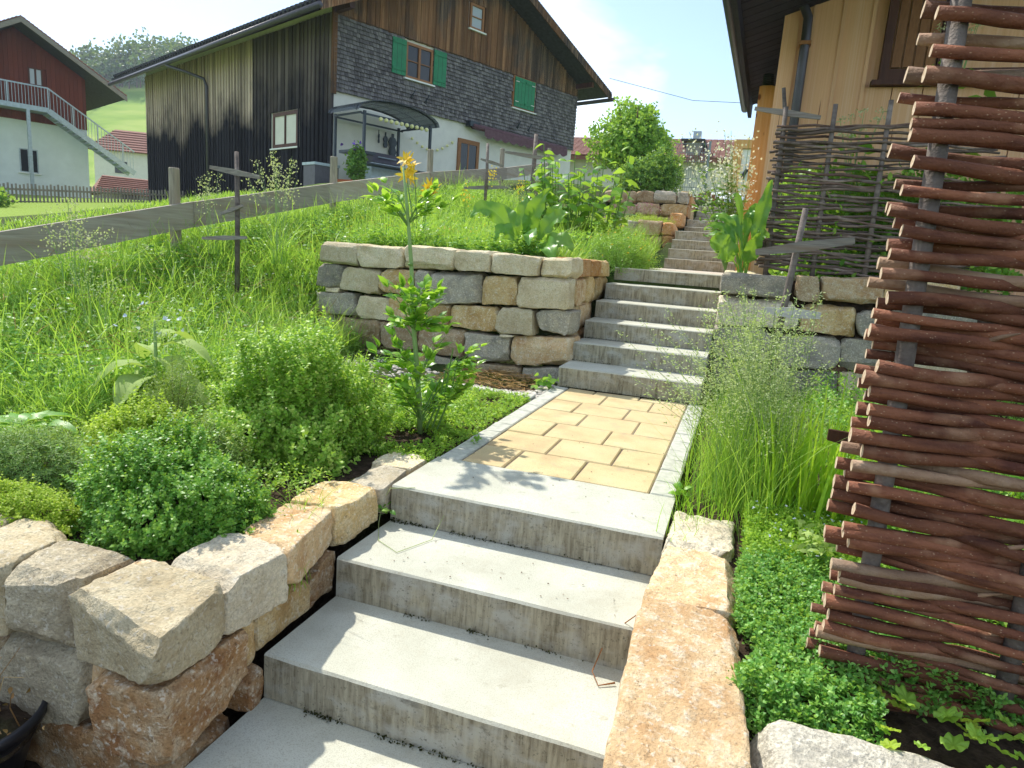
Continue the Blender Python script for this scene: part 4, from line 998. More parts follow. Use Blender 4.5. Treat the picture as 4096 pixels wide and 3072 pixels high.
# ------------------------------------------------------------------ timber house on the right
th_ = thing('timber_house', 'new house clad in pale knotty pine boards with dark soffit on the right', 'house', (1.29, 4.95, 0))
MB().box(.02, 4.5, .03, 3.0, .3, 4.2).build('wall', MT['pine'], th_)
x = 0.
WX0, WZ0 = .86, 2.72
while x < 4.4:
    x1 = x + .245
    if x1 > WX0 - .05 and x < 2.0: piece('board', MT['pine'], th_, x + .003, x1 - .003, -.022, .04, .3, WZ0 - .05)
    else: piece('board', MT['pine'], th_, x + .003, x1 - .003, -.022, .04, .3, 4.6)
    if x > .1 and not (x > WX0 and x < 2.0): piece('batten', MT['pine'], th_, x - .016, x + .016, -.036, -.02, .3, 4.6)
    x += .248
piece('corner_board', MT['pine'], th_, -.012, .125, -.045, -.020, .3, 4.6)
wf = MB().box(WX0, WX0 + .07, -.05, .03, WZ0, 4.6).box(WX0 + .07, 2.0, -.05, .03, WZ0, WZ0 + .10).box(WX0 + .45, WX0 + .50, -.04, .02, WZ0 + .1, 4.6).build('window', MT['dark_wood'], th_)
MB().box(WX0 - .06, 2.06, -.11, -.02, WZ0 - .045, WZ0 - .004).build('sill', MT['dark_wood'], wf)
for k in range(4): MB().box(WX0 + .09 + k * .09, WX0 + .165 + k * .09, -.02, 0.0, WZ0 + .12, 4.6).build('louver_board', MT['win_wood'], wf)
# roof with soffit boards; the eave runs along the left side
def sz(x): return 3.2 + .34 * (x - .99)
rt = MB().hexa([(.86 - 1.29, -2.0, sz(.95) + .04), (4.4, -2.0, sz(5.69) + .04), (4.4, 3.25, sz(5.69) + .04), (.99 - 1.29, 3.25, sz(.99) + .04), (.86 - 1.29, -2.0, sz(.95) + .16), (4.4, -2.0, sz(5.69) + .16), (4.4, 3.25, sz(5.69) + .16), (.99 - 1.29, 3.25, sz(.99) + .16)]).build('roof', MT['roof_dark'], th_)
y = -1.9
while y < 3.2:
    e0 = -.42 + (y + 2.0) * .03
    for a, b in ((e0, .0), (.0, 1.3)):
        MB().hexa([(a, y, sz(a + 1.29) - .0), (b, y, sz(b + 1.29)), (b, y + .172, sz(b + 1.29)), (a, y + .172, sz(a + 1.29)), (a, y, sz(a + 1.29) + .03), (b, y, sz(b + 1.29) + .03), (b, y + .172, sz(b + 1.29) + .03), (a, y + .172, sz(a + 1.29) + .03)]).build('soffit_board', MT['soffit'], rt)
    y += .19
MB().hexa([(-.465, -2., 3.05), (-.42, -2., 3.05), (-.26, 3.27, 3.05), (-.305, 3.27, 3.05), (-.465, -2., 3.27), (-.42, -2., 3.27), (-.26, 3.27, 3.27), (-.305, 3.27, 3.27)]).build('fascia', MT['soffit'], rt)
MB().tube([(-.52, -2., 3.2), (-.36, 3.3, 3.18)], .055, 10).build('gutter', MT['pipe'], rt, True)
MB().tube([(-.45, -.13, 3.18), (-.2, -.1, 3.5), (.0, -.1, 3.43), (.14, -.1, 3.36), (.19, -.1, 3.26), (.195, -.1, 3.1), (.197, -.1, .4)], .042, 12).build('downpipe', MT['pipe'], th_, True)
MB().box(.145, .245, -.15, -.02, 3.02, 3.05).build('pipe_clip', MT['win_wood'], th_)
tp = thing('timber_post', 'thick orange pine post with a ribbed pipe on top under the eave', 'post', (1.2, 6.5, 0))
rock('shaft', [(-.085, -.06, .9), (.085, -.06, .9), (.085, .1, .9), (-.085, .1, .9), (-.085, -.06, 3.02), (.085, -.06, 3.02), (.085, .1, 3.02), (-.085, .1, 3.02)], MT['pine_orange'], tp, 4, .002, 60, 3, 7., 0)
z_ = 3.02; mb = MB()
for i in range(8): mb.tube([(0.0, .02, z_), (0., .02, z_ + .012), (0., .02, z_ + .022)], [.058, .066, .058], 14); z_ += .022
mb.build('ribbed_pipe', MT['corr_pipe'], tp, True)

# ------------------------------------------------------------------ wattle fences
def rod_mesh(pts, r0, r1, n=9, seed=0):
    pts = A_(pts, float); rr_ = np.random.default_rng(seed); m_ = len(pts)
    rad = np.linspace(r0, r1, m_) * (1 + rr_.uniform(-.07, .07, m_) + .16 * (rr_.uniform(0, 1, m_) > .92))
    v = []; a = np.arange(n) * 2 * math.pi / n
    for i in range(m_):
        d = pts[min(i + 1, m_ - 1)] - pts[max(i - 1, 0)]; d /= np.linalg.norm(d)
        s = np.cross(d, (0, 0, 1.)); s /= np.linalg.norm(s); u = np.cross(s, d)
        v.append(pts[i] + rad[i] * (1 + .06 * rr_.uniform(-1, 1, n))[:, None] * (np.cos(a)[:, None] * s + np.sin(a)[:, None] * u))
    v = np.concatenate(v); f = []
    for i in range(m_ - 1):
        for j in range(n): f.append((i * n + j, i * n + (j + 1) % n, (i + 1) * n + (j + 1) % n, (i + 1) * n + j))
    k = len(f); f.append(tuple(range(n - 1, -1, -1))); f.append(tuple((m_ - 1) * n + j for j in range(n)))
    return v, f, k


def wattle(t, stakes, zs, radius, y0, slope, ends, mats, amp, seed, x_end, jit, top_slope=None):
    r = random.Random(seed); xs0 = [s[0] for s in stakes]; z_lo, z_hi = zs[0], zs[-1]
    for i, z in enumerate(zs):
        ph = 1 if i % 2 == 0 else -1
        if r.random() < .12: ph = -ph
        rd = radius * r.uniform(.78, 1.18); xl = ends + r.uniform(-.02, .02) - (.012 if ph < 0 else 0)
        u = (z - z_lo) / (z_hi - z_lo); sl = slope + ((top_slope or slope) - slope) * u + r.uniform(-jit, jit)
        q = [(xl, 0)] ; 
        for k, sx in enumerate(xs0):
            q.append((sx, -1 if (ph * (1 if k % 2 == 0 else -1)) > 0 else 1))
        q.append((x_end + r.uniform(-.05, .1), 0)); q[0] = (xl, q[1][1] * .9); q[-1] = (q[-1][0], -q[-2][1] * .4)
        px = [a for a, _ in q]; py = [b for _, b in q]
        xx = np.linspace(px[0], px[-1], 22 if radius > .013 else 18)
        yy = np.interp(xx, px, py); yy = np.convolve(np.pad(yy, 2, 'edge'), [.1, .2, .4, .2, .1], 'valid') * amp
        lean = (z - z_lo) * .0
        wob = .22 * rd * np.sin(xx * r.uniform(4, 9) + r.uniform(0, 6)) + .25 * rd * np.sin(xx * r.uniform(14, 22) + r.uniform(0, 6))
        if radius < .013: wob = wob * 2.4
        zz = z + sl * (xx - xs0[0]) + wob
        pts = np.stack([xx, y0 + yy, zz], 1); cen = pts[0]
        v, f, k = rod_mesh(pts - cen, rd, rd * r.uniform(.55, .92), 10 if radius > .013 else 7, seed * 1000 + i)
        me = mesh('rod', v, f, None, True)
        me.materials.append(MT[mats[0] if r.random() < .86 else mats[1]]); me.materials.append(MT['cut'])
        me.polygons[k].material_index = 1; me.polygons[k].use_smooth = False; me.polygons[k + 1].use_smooth = False
        link('rod', me, t, cen)
        if r.random() < .16 and radius > .013:      # a loose strip of bark or a snag
            j = r.randint(2, 9); MB().tube([pts[j] - cen, pts[j] - cen + A_([.03, -.01, .018]), pts[j] - cen + A_([.06, -.012, .028])], [rd * .5, rd * .35, rd * .1], 5).build('snag', MT[mats[1]], t, True, cen)


nf = thing('wattle_fence', 'near wattle fence of thick reddish hazel rods filling the right edge', 'fence', (0, 0, 0))
zs = []; z = -.13; rq = random.Random(5)
while z < 1.75:
    u = (z + .1) / 1.8; zs.append(z); z += (.0172 + .0112 * min(1, max(0, (u - .45) / .35))) * rq.uniform(.8, 1.2)
wattle(nf, [(1.617,), (1.93,), (2.25,), (2.58,)], zs, .0140, -.62, -.02, 1.535, ('bark', 'bark_light'), .033, 11, 2.75, .035, -.085)
for k, (x, x2) in enumerate([(1.622, 1.578), (1.93, 1.905), (2.25, 2.24), (2.58, 2.58)]):
    MB().tube([(x, -.62, -.35), ((x + x2) / 2 + .004, -.622, .75), (x2, -.62, 1.85)], [.021, .020, .019], 14).build('stake', MT['stake'], nf, True)
ff = thing('wattle_fence', 'far wattle screen of thin grey rods standing on the right stone wall', 'fence', (0, 0, 0))
zs = []; z = .99
while z < 2.10: zs.append(z); z += .0228 * rq.uniform(.7, 1.35)
wattle(ff, [(1.385,), (1.745,), (2.13,), (2.48,)], zs, .0122, 3.75, .0, 1.325, ('bark_grey', 'bark_far'), .030, 12, 2.85, .035)
for x, zt in ((1.385, 2.25), (1.745, 2.27), (2.13, 2.3), (2.48, 2.22)):
    MB().tube([(x + .012, 3.75, .8), (x, 3.75, 1.6), (x - .01, 3.75, zt)], [.021, .02, .018], 9).build('stake', MT['stake'], ff, True)

# plant pot bottom left
pt = thing('plant_pot', 'black plastic plant pot with dry twigs in the bottom left corner', 'plant pot', (-.62, -1.24, -.62))
pr_ = [(.12, 0), (.175, .20), (.195, .205), (.20, .235), (.185, .238), (.172, .20), (.165, .15)]
v = []; f = []; n_ = 36
for (r0, z0) in pr_:
    for j in range(n_): v.append((r0 * math.cos(j * 2 * math.pi / n_), r0 * math.sin(j * 2 * math.pi / n_), z0))
for i in range(len(pr_) - 1):
    for j in range(n_): f.append((i * n_ + j, i * n_ + (j + 1) % n_, (i + 1) * n_ + (j + 1) % n_, (i + 1) * n_ + j))
link('pot', mesh('pot', v, f, MT['black_plastic'], True), pt)
v, f = cube_grid(10); q = v.copy(); q = q / np.linalg.norm(q, axis=1)[:, None]
q = q * A_([.172, .172, .03]) + A_([0, 0, .165]); q[:, 2] += .012 * vnoise(q * 40, 4)
link('soil', mesh('soil', q, f, MT['ground'], True), pt)

# ------------------------------------------------------------------ plants: generators
def unit(v): return v / (np.linalg.norm(v, axis=-1, keepdims=True) + 1e-9)


TPL = {  # (t along, half width, ) rows and faces
    'oval': ([(0, 0), (.32, -.5), (.32, .5), (.68, -.42), (.68, .42), (1, 0)], [(0, 2, 1, 1), (1, 2, 4, 3), (3, 4, 5, 5)]),
    'lance': ([(0, 0), (.4, -.5), (.4, .5), (1, 0)], [(0, 2, 3, 1)]),
    'quad': ([(0, -.35), (0, .35), (1, -.5), (1, .5)], [(0, 1, 3, 2)]),
}


def leaf_mesh(name, P, A, N, L, Wd, mat, parent=None, fold=.3, curl=.25, tpl='oval', smooth=False):
    """many small leaves in one mesh: P base, A axis, N normal, L length, Wd width (arrays)"""
    n = len(P); A = unit(A); N = N - A * np.sum(A * N, 1, keepdims=True); N = unit(N); Sd = np.cross(A, N)
    L = np.broadcast_to(L, n)[:, None]; Wd = np.broadcast_to(Wd, n)[:, None]
    rows, faces = TPL[tpl]; V = []
    for t, w_ in rows:
        V.append(P + A * L * t + Sd * Wd * w_ + N * (Wd * fold * abs(w_) - L * curl * t * t))
    V = np.stack(V, 1).reshape(-1, 3); k = len(rows)
    quads = np.concatenate([np.arange(n)[:, None] * k + A_(f)[None] for f in faces])
    tri = quads[:, 2] == quads[:, 3]
    tri |= quads[:, 0] == quads[:, 3]; tri |= quads[:, 2] == quads[:, 1]
    me = bpy.data.meshes.new(name)
    q, t3 = quads[~tri], []
    tq = quads[tri]
    if len(tq):
        out_ = np.zeros((len(tq), 3), int)
        d1 = tq[:, 2] == tq[:, 3]
        out_[d1] = tq[d1][:, :3]; out_[~d1] = tq[~d1][:, [0, 1, 2]]
        t3 = out_
    loops = np.concatenate([q.ravel(), A_(t3).ravel()]).astype(np.int32)
    tot = np.concatenate([np.full(len(q), 4), np.full(len(t3), 3)]).astype(np.int32)
    st = np.concatenate([[0], np.cumsum(tot)[:-1]]).astype(np.int32)
    me.vertices.add(len(V)); me.vertices.foreach_set('co', V.astype(np.float32).ravel())
    me.loops.add(len(loops)); me.loops.foreach_set('vertex_index', loops)
    me.polygons.add(len(tot)); me.polygons.foreach_set('loop_start', st); me.polygons.foreach_set('loop_total', tot)
    me.update(calc_edges=True); me.materials.append(mat)
    o = link(name, me, parent)
    if parent is not None and n > 1: o['kind'] = 'stuff'
    return o
TPL['oval'] = (TPL['oval'][0], [(0, 2, 1, 1), (1, 2, 4, 3), (3, 4, 5, 5)])


def rdir(n, zmin=-1., zmax=1.):
    z = rng.uniform(zmin, zmax, n); a = rng.uniform(0, 2 * math.pi, n); r = np.sqrt(np.maximum(0, 1 - z * z))
    return np.stack([r * np.cos(a), r * np.sin(a), z], 1)


def perp(A):
    h = np.where(np.abs(A[:, 2:3]) < .9, A_([[0, 0, 1.]]), A_([[1., 0, 0]])); return unit(np.cross(A, h))


def sprigs(P, A, k, ll, step, lw=.6, spread=.9, jl=.25):
    """opposite leaf pairs along short shoots"""
    n = len(P); u = perp(A); v = np.cross(A, u); ph = rng.uniform(0, math.pi, n)[:, None]
    oP, oA, oN, oL = [], [], [], []
    for j in range(k):
        a = ph + j * math.pi / 2; d = np.cos(a) * u + np.sin(a) * v
        f = 1.0 - .45 * j / max(1, k - 1)
        for s in (1, -1):
            oP.append(P - A * (k - 1 - j) * step); oA.append(unit(d * s * spread * f + A * (.35 + .5 * j / k) + rng.normal(0, .12, (n, 3)))); oN.append(A + rng.normal(0, .2, (n, 3)))
            oL.append(ll * f ** .5 * rng.uniform(1 - jl, 1 + jl, n))
    return np.concatenate(oP), np.concatenate(oA), np.concatenate(oN), np.concatenate(oL)


def mound_pts(c, r, n, zmin=-.05, inner=.72, lump=.18, lf=3.0, seed=0):
    d = rdir(n, zmin, 1.); k = 1 + lump * vnoise(d * lf + seed, seed) + .08 * vnoise(d * lf * 3, seed + 1)
    u = rng.uniform(inner, 1.0, n) ** .7 * np.where(rng.uniform(0, 1, n) < .08, rng.uniform(1.04, 1.26, n), 1.)
    return A_(c) + d * A_(r) * (k * u)[:, None], d


def mound(name, label, cat, c, r, n, k, ll, step, mat, lw=.62, upb=.5, zmin=-.1, inner=.7, lump=.18, seed=0, stems=40, group=None, fold=.3, curl=.2, tpl='oval'):
    c = A_(c, float); t = thing(name, label, cat, c, 0, group)
    P, d = mound_pts((0, 0, 0), r, n, zmin, inner, lump, 3., seed)
    Ax = unit(d * .8 + A_([0, 0, upb]) + rng.normal(0, .25, (n, 3)))
    p, a, nn, L = sprigs(P, Ax, k, ll, step, lw)
    leaf_mesh('foliage', p, a, nn, L, L * lw, mat, t, fold, curl, tpl)
    if stems:
        mb = MB()
        for i in range(stems):
            e = P[i]; mb.tube([(e[0] * .15, e[1] * .15, -.02), (e[0] * .6, e[1] * .6, e[2] * .6), tuple(e)], [.003, .002, .001], 4, False)
        tag(mb.build('stem', MT['twig'], t), kind='stuff')
    return t


def blades(name, P, h, w_, lean, mat, parent=None, seg=3, az=None, stiff=1.6):
    n = len(P); az = rng.uniform(0, 2 * math.pi, n) if az is None else az
    d = np.stack([np.cos(az), np.sin(az), 0 * az], 1); s = np.stack([-np.sin(az + rng.normal(0, .6, n)), np.cos(az + rng.normal(0, .6, n)), 0 * az], 1)
    h = np.broadcast_to(h, n); w_ = np.broadcast_to(w_, n); lean = np.broadcast_to(lean, n); V = []
    for i in range(seg + 1):
        t = i / seg
        c = P + d * (h * lean * t ** stiff)[:, None] + A_([0, 0, 1.]) * (h * (t - .38 * np.minimum(lean, 1.6) * t ** 2.2))[:, None]
        if i < seg:
            wd_ = (w_ * (1 - .55 * t) * .5)[:, None]; V += [c - s * wd_, c + s * wd_]
        else: V.append(c)
    V = np.stack(V, 1); k = V.shape[1]; V = V.reshape(-1, 3); b = np.arange(n)[:, None] * k
    q = np.concatenate([b + A_([[2 * i, 2 * i + 1, 2 * i + 3, 2 * i + 2]]) for i in range(seg - 1)]); t3 = b + A_([[2 * seg - 2, 2 * seg - 1, 2 * seg]])
    loops = np.concatenate([q.ravel(), t3.ravel()]).astype(np.int32); tot = np.concatenate([np.full(len(q), 4), np.full(len(t3), 3)]).astype(np.int32)
    me = bpy.data.meshes.new(name)
    me.vertices.add(len(V)); me.vertices.foreach_set('co', V.astype(np.float32).ravel())
    me.loops.add(len(loops)); me.loops.foreach_set('vertex_index', loops); me.polygons.add(len(tot))
    me.polygons.foreach_set('loop_start', np.concatenate([[0], np.cumsum(tot)[:-1]]).astype(np.int32)); me.polygons.foreach_set('loop_total', tot)
    me.update(calc_edges=True); me.materials.append(mat)
    o = link(name, me, parent)
    if parent is not None: o['kind'] = 'stuff'
    return o


def scatter(n, x0, x1, y0, y1, keep=None):
    x = rng.uniform(x0, x1, n); y = rng.uniform(y0, y1, n)
    if keep is not None:
        k = keep(x, y); x, y = x[k], y[k]
    return np.stack([x, y, H(x, y)], 1)


def big_leaf(parent, base, ctrl, tip, wd_, mat, name='leaf', wave=.05, seed=0, nu=14, fold=.25, stalk=.12, up=None):
    """large leaf with a midrib, folded and wavy margins; a quadratic curve base-ctrl-tip"""
    base, ctrl, tip = A_(base, float), A_(ctrl, float), A_(tip, float); r = np.random.default_rng(seed)
    ts = np.linspace(0, 1, nu + 1); C = ((1 - ts) ** 2)[:, None] * base + (2 * ts * (1 - ts))[:, None] * ctrl + (ts ** 2)[:, None] * tip
    T = unit(np.gradient(C, axis=0)); upv = A_([0, 0, 1.]) if up is None else A_(up, float)
    s = np.cross(T, upv); s = unit(s + 1e-6); nrm = np.cross(s, T)
    u = np.clip((ts - stalk) / (1 - stalk), 0, 1); wv = wd_ * .5 * np.sin(np.pi * u ** .8) ** .7; wv = np.where(ts < stalk, .006, np.maximum(wv, .003))
    cols = [-1, -.66, -.33, -.06, .06, .33, .66, 1]; V = []
    ph = r.uniform(0, 6, 2)
    for c in cols:
        k = abs(c)
        wz = wave * wd_ * k ** 2 * np.sin(ts * 23 + ph[0] + (2 if c > 0 else 0)) + .35 * wave * wd_ * np.sin(ts * 60 + ph[1]) * k
        rib = .02 * wd_ * (1 if k < .1 else 0)
        V.append(C + s * (wv * c)[:, None] + nrm * (fold * wv * k + wz * (ts > stalk) - rib)[:, None])
    V = np.stack(V, 1); m_ = len(cols); V = V.reshape(-1, 3); f = []
    for i in range(nu):
        for j in range(m_ - 1): f.append((i * m_ + j, i * m_ + j + 1, (i + 1) * m_ + j + 1, (i + 1) * m_ + j))
    return link(name, mesh(name, V, f, mat, True), parent)


# ------------------------------------------------------------------ herb bed, left foreground
mound('oregano_bush', 'large bright green oregano bush in the middle of the left herb bed', 'herb', (-.72, .32, -.05), (.45, .41, .52), 5200, 4, .0235, .014, MT['oregano'], .66, .9, -.05, .58, .34, 1)
mound('oregano_bush', 'looser light green oregano at the back left of the large oregano bush', 'herb', (-1.25, .82, -.05), (.42, .40, .42), 2200, 4, .021, .014, MT['oregano'], .66, .9, -.05, .6, .25, 11)
mound('thyme_cushion', 'dense dark green thyme cushion just behind the pale corner stones', 'herb', (-.55, -.575, -.05), (.40, .26, .32), 5600, 4, .0165, .008, MT['thyme'], .62, .7, -.15, .62, .20, 2)
mound('lavender', 'grey green lavender cushion with tiny pale flowers at the left edge of the bed', 'herb', (-1.22, -.58, -.04), (.24, .20, .26), 2600, 3, .022, .006, MT['lav'], .2, 1.3, -.05, .5, .12, 3, tpl='lance')
mound('lemon_thyme', 'yellow green lemon thyme behind the left foreground stones', 'herb', (-1.02, -.80, -.04), (.30, .11, .13), 2200, 3, .012, .008, MT['lemon'], .6, .9, -.1, .6, .2, 4)
mound('golden_marjoram', 'yellowish golden marjoram between lavender and the large oregano', 'herb', (-1.16, -.15, -.05), (.27, .24, .27), 1900, 4, .018, .012, MT['lemon'], .66, .9, -.05, .6, .22, 5)
mound('rosemary', 'upright grey green rosemary behind the golden marjoram', 'herb', (-1.25, .12, -.04), (.18, .18, .44), 900, 5, .026, .016, MT['rosemary'], .14, 1.6, -.05, .35, .25, 6, tpl='lance')
mound('savory', 'small dark savory bush between thyme cushion and large oregano', 'herb', (-.74, -.18, -.05), (.20, .16, .30), 900, 4, .018, .013, MT['rosemary'], .35, 1.2, -.05, .4, .25, 7, tpl='lance')
# comfrey-like plant with large blue-green leaves
cf = thing('borage', 'borage with large grey green leaves and drooping blue buds behind the rosemary', 'plant', (-1.75, .50, .0))
for i, (a, l, wv, z) in enumerate([(-.3, .30, .14, .22), (.35, .32, .15, .30), (1.4, .26, .13, .34), (-1.3, .34, .16, .12), (-2.1, .3, .14, .18), (2.6, .28, .13, .26), (.0, .36, .16, .1), (-.8, .3, .13, .05), (3.4, .3, .14, .1)]):
    d = A_([math.cos(a), math.sin(a), 0]); b = A_([0, 0, z])
    big_leaf(cf, b, b + d * l * .55 + A_([0, 0, .12]), b + d * l + A_([0, 0, -.08]), wv, MT['sage'], 'leaf', .03, i, 10)
MB().tube([(0, 0, -.02), (.01, 0, .25), (.03, -.02, .46)], [.012, .01, .006], 8).build('stem', MT['stemy'], cf, True)
P = A_([.02, -.02, .45]) + rng.normal(0, 1, (160, 3)) * A_([.07, .06, .045]); leaf_mesh('bud', P, rdir(160, -1, .2), rdir(160), .025, .010, MT['sage'], cf)
P = A_([.02, -.03, .46]) + rng.normal(0, 1, (18, 3)) * A_([.1, .06, .05]); leaf_mesh('flower', P, rdir(18, -.6, .6), rdir(18), .028, .022, MT['blue_fl'], cf)
# lungwort leaves at the left edge
lw_ = thing('broad_leaf_herb', 'low rosette of broad bright leaves at the left edge above the lavender', 'plant', (-1.75, -.25, -.02))
for i in range(12):
    a = i * 2.4; l = .16 + .05 * (i % 3); d = A_([math.cos(a), math.sin(a), 0]); big_leaf(lw_, (0, 0, .02 * (i % 4)), d * l * .5 + A_([0, 0, .12]), d * l + A_([0, 0, .04]), .10, MT['weed'], 'leaf', .03, 50 + i, 8)

# lovage: tall bare stalk with tufts of lobed leaves
lv = thing('lovage', 'tall lovage with bare stalk and lobed glossy leaves beside the path', 'plant', (-.297, .85, 0))
SP = [A_([0, 0, -.03]), A_([-.03, 0, .28]), A_([-.07, 0, .554]), A_([-.10, .01, .85]), A_([-.132, 0, 1.14]), A_([-.165, 0, 1.34])]
MB().tube(SP, [.014, .013, .012, .0105, .009, .004], 10).build('stalk', MT['stemy'], lv, True)
for k, z in enumerate((.28, .56, .86)):
    p = A_([np.interp(z, [0, .28, .554, .85, 1.14], [0, -.03, -.07, -.10, -.132]), 0, z]); MB().tube([p - A_([0, 0, .006]), p, p + A_([0, 0, .006])], [.012, .015, .012], 8).build('joint', MT['stemg'], lv, True)
def lobed(base, tip, size, nleaf, acc):
    """a compound leaf: paired lobed leaflets along a petiole"""
    base, tip = A_(base, float), A_(tip, float); d = tip - base
    for j in range(nleaf):
        u = .42 + .58 * j / max(1, nleaf - 1); c = base + d * u
        for s in ((-1, 1) if j < nleaf - 1 else (0,)):
            sd = np.cross(unit(d[None])[0], (0, 0, 1.)) * s; ax = unit((d / np.linalg.norm(d) * .7 + sd + A_([0, 0, .2]) + rng.normal(0, .2, 3))[None])[0]
            for q in (-.6, 0, .6):
                a2 = unit((ax + np.cross(ax, (0, 0, 1.)) * q)[None])[0]; acc.append((c + ax * size * .18, a2, A_([0, 0, 1.]) + rng.normal(0, .35, 3), size * rng.uniform(.75, 1.1) * (1 if q == 0 else .8)))
acc = []; pet = MB()
def tuft(z, x, n, l0, l1, rise, size):
    for i in range(n):
        a = rng.uniform(0, 2 * math.pi); l = rng.uniform(l0, l1); b = A_([x, 0, z + rng.uniform(-.03, .03)])
        t = b + A_([math.cos(a) * l, math.sin(a) * l, rng.uniform(*rise)]); pet.tube([b, (b + t) / 2 + A_([0, 0, .03]), t], [.004, .003, .002], 5, False); lobed(b, t, size, 3, acc)
tuft(.05, .0, 17, .10, .28, (.02, .34), .085); tuft(.25, -.03, 10, .10, .22, (.05, .26), .08); tuft(.50, -.065, 15, .06, .18, (.02, .24), .08); tuft(1.08, -.125, 9, .08, .24, (.06, .25), .075); tuft(.62, -.07, 8, .06, .14, (.05, .16), .07)
for (bx_, l) in ((.06, .45), (.09, .40), (.03, .36)):    # side shoots on the right
    s = A_([bx_, .01, .0]); e = s + A_([.10, 0, l]); pet.tube([s, (s + e) / 2 + A_([.02, 0, 0]), e], [.006, .005, .003], 6, False)
    for i in range(7):
        b = s + (e - s) * rng.uniform(.3, 1); a = rng.uniform(-.6, 1.2); t = b + A_([math.cos(a) * .11, math.sin(a) * .11, rng.uniform(.02, .09)]); pet.tube([b, t], .002, 4, False); lobed(b, t, .06, 3, acc)
tag(pet.build('petiole', MT['stemg'], lv), kind='stuff')
leaf_mesh('leaflet', A_([a[0] for a in acc]), A_([a[1] for a in acc]), A_([a[2] for a in acc]), A_([a[3] for a in acc]), A_([a[3] for a in acc]) * .5, MT['lovage'], lv, .25, .25)

# ground cover along the path
n_ = 9000
P = scatter(n_, -1.0, -.02, .35, 2.0, lambda x, y: (vnoise(np.stack([x * 4, y * 4, x * 0], -1), 8) > -.45) & (((x + .30) ** 2 + (y - .72) ** 2) > .016))
Pt = P + np.stack([0 * P[:, 0], 0 * P[:, 0], rng.uniform(.0, .05, len(P))], 1)
p, a, nn, L = sprigs(Pt, unit(rdir(len(P), .2, 1) + A_([0, 0, .8])), 2, .014, .006)
tag(leaf_mesh('ground_cover', p, a, nn, L, L * .75, MT['speedwell']), 'low creeping green ground cover between lovage, path and stone wall', 'ground cover', None, 'stuff')
P = scatter(9000, -2.1, -.22, -.85, 1.7, lambda x, y: (vnoise(np.stack([x * 3, y * 3, x * 0], -1), 18) > -.55) & ((y > -.25) | (x < -.95)))
P[:, 2] += rng.uniform(0, .10, len(P)); p, a, nn, L = sprigs(P, unit(rdir(len(P), .2, 1) + A_([0, 0, .8])), 3, .018, .012)
tag(leaf_mesh('herb_undergrowth', p, a, nn, L, L * .6, MT['oregano']), 'low green undergrowth filling the gaps between the herb cushions', 'ground cover', None, 'stuff')
# straw and pebbles at the wall foot
st_ = []; P = scatter(900, -.85, -.15, 2.15, 2.72); P[:, 2] = .0 + .05 * np.exp(-((P[:, 0] + .45) / .25) ** 2 - ((P[:, 1] - 2.45) / .2) ** 2) * rng.uniform(.3, 1.3, len(P))
tag(leaf_mesh('straw_mulch', P, rdir(len(P), -.1, .35), rdir(len(P), .3, 1), rng.uniform(.05, .13, len(P)), .006, MT['straw'], None, .1, .15, 'lance'), 'heap of brown straw mulch at the foot of the tall stone wall', 'straw', None, 'stuff')
pb = MB(); v, f = cube_grid(2); v = v / np.linalg.norm(v, axis=1)[:, None]
for i in range(420):
    if i < 150: x = rng.uniform(-1.7, -.9); y = 2.35 + rng.uniform(-.3, .3) + .25 * (-x - 1.2)
    elif i < 300: x = rng.uniform(-.6, -.05); y = 2.12 + rng.uniform(-.05, .1)
    else: x = rng.uniform(-.1, .02); y = rng.uniform(2.0, 2.6)
    r = rng.uniform(.008, .019); pb.add(v * r * A_([1.2, 1., .7]) + A_([x, y, float(H(x, y)) + r * .3]), [tuple(int(j) for j in q) for q in f])
tag(pb.build('pebbles', MT['pebble'], None, True), 'pale round pebbles along the foot of the tall stone wall', 'pebbles', None, 'stuff')

# ------------------------------------------------------------------ meadow
def mead(x, y):
    t = (y < 2.86 - .1235 * x) & (x > -2.46)
    bed = (x > -1.75) & (y < 1.2)
    return ~(t & (y > 1.9) & (x > -1.9)) & ~bed & ~((x > -2.5) & (x < 0) & (np.abs(y - (2.87 - .1235 * x)) < .17))
P = scatter(60000, -5.2, -1.2, .0, 3.7, mead)
h = rng.uniform(.07, .30, len(P)) * (1 + .5 * vnoise(P * 1.6, 4)); tag(blades('meadow_grass', P, h, rng.uniform(.003, .007, len(P)), rng.uniform(.2, 1.2, len(P)), MT['grass']), 'long grass of the left meadow slope below the plank fence', 'grass', None, 'stuff')
P = scatter(42000, -5.5, -.18, 2.9, 9.4, lambda x, y: mead(x, y) & ((x > -3.75) | (y < 6)) & ~((x > -2.46) & (y < 3.15 - .1235 * x)))
h = rng.uniform(.10, .34, len(P)) * (1 + .5 * vnoise(P * 1.6, 5)); tag(blades('terrace_grass', P, h, rng.uniform(.004, .009, len(P)), rng.uniform(.2, 1.1, len(P)), MT['grass']), 'meadow grass on the terrace behind the tall stone wall', 'grass', None, 'stuff')
P = scatter(5200, -4.8, -1.5, .2, 3.7, mead); P = np.concatenate([P, scatter(4200, -3.7, -.25, 3.1, 9., lambda x, y: y > 3.2 - .1235 * x)])
tag(blades('tall_meadow_grass', P, rng.uniform(.25, .62, len(P)), rng.uniform(.004, .008, len(P)), rng.uniform(.15, .95, len(P)), MT['grass'], None, 4), 'taller arching blades standing above the meadow', 'grass', None, 'stuff')
P = scatter(900, -4.6, -1.6, .4, 3.7, mead); P = np.concatenate([P, scatter(1000, -3.7, -.3, 3.1, 8.5, lambda x, y: y > 3.2 - .1235 * x), scatter(420, -2.4, -.3, 3.02, 3.4, lambda x, y: y > 3.05 - .1235 * x)])
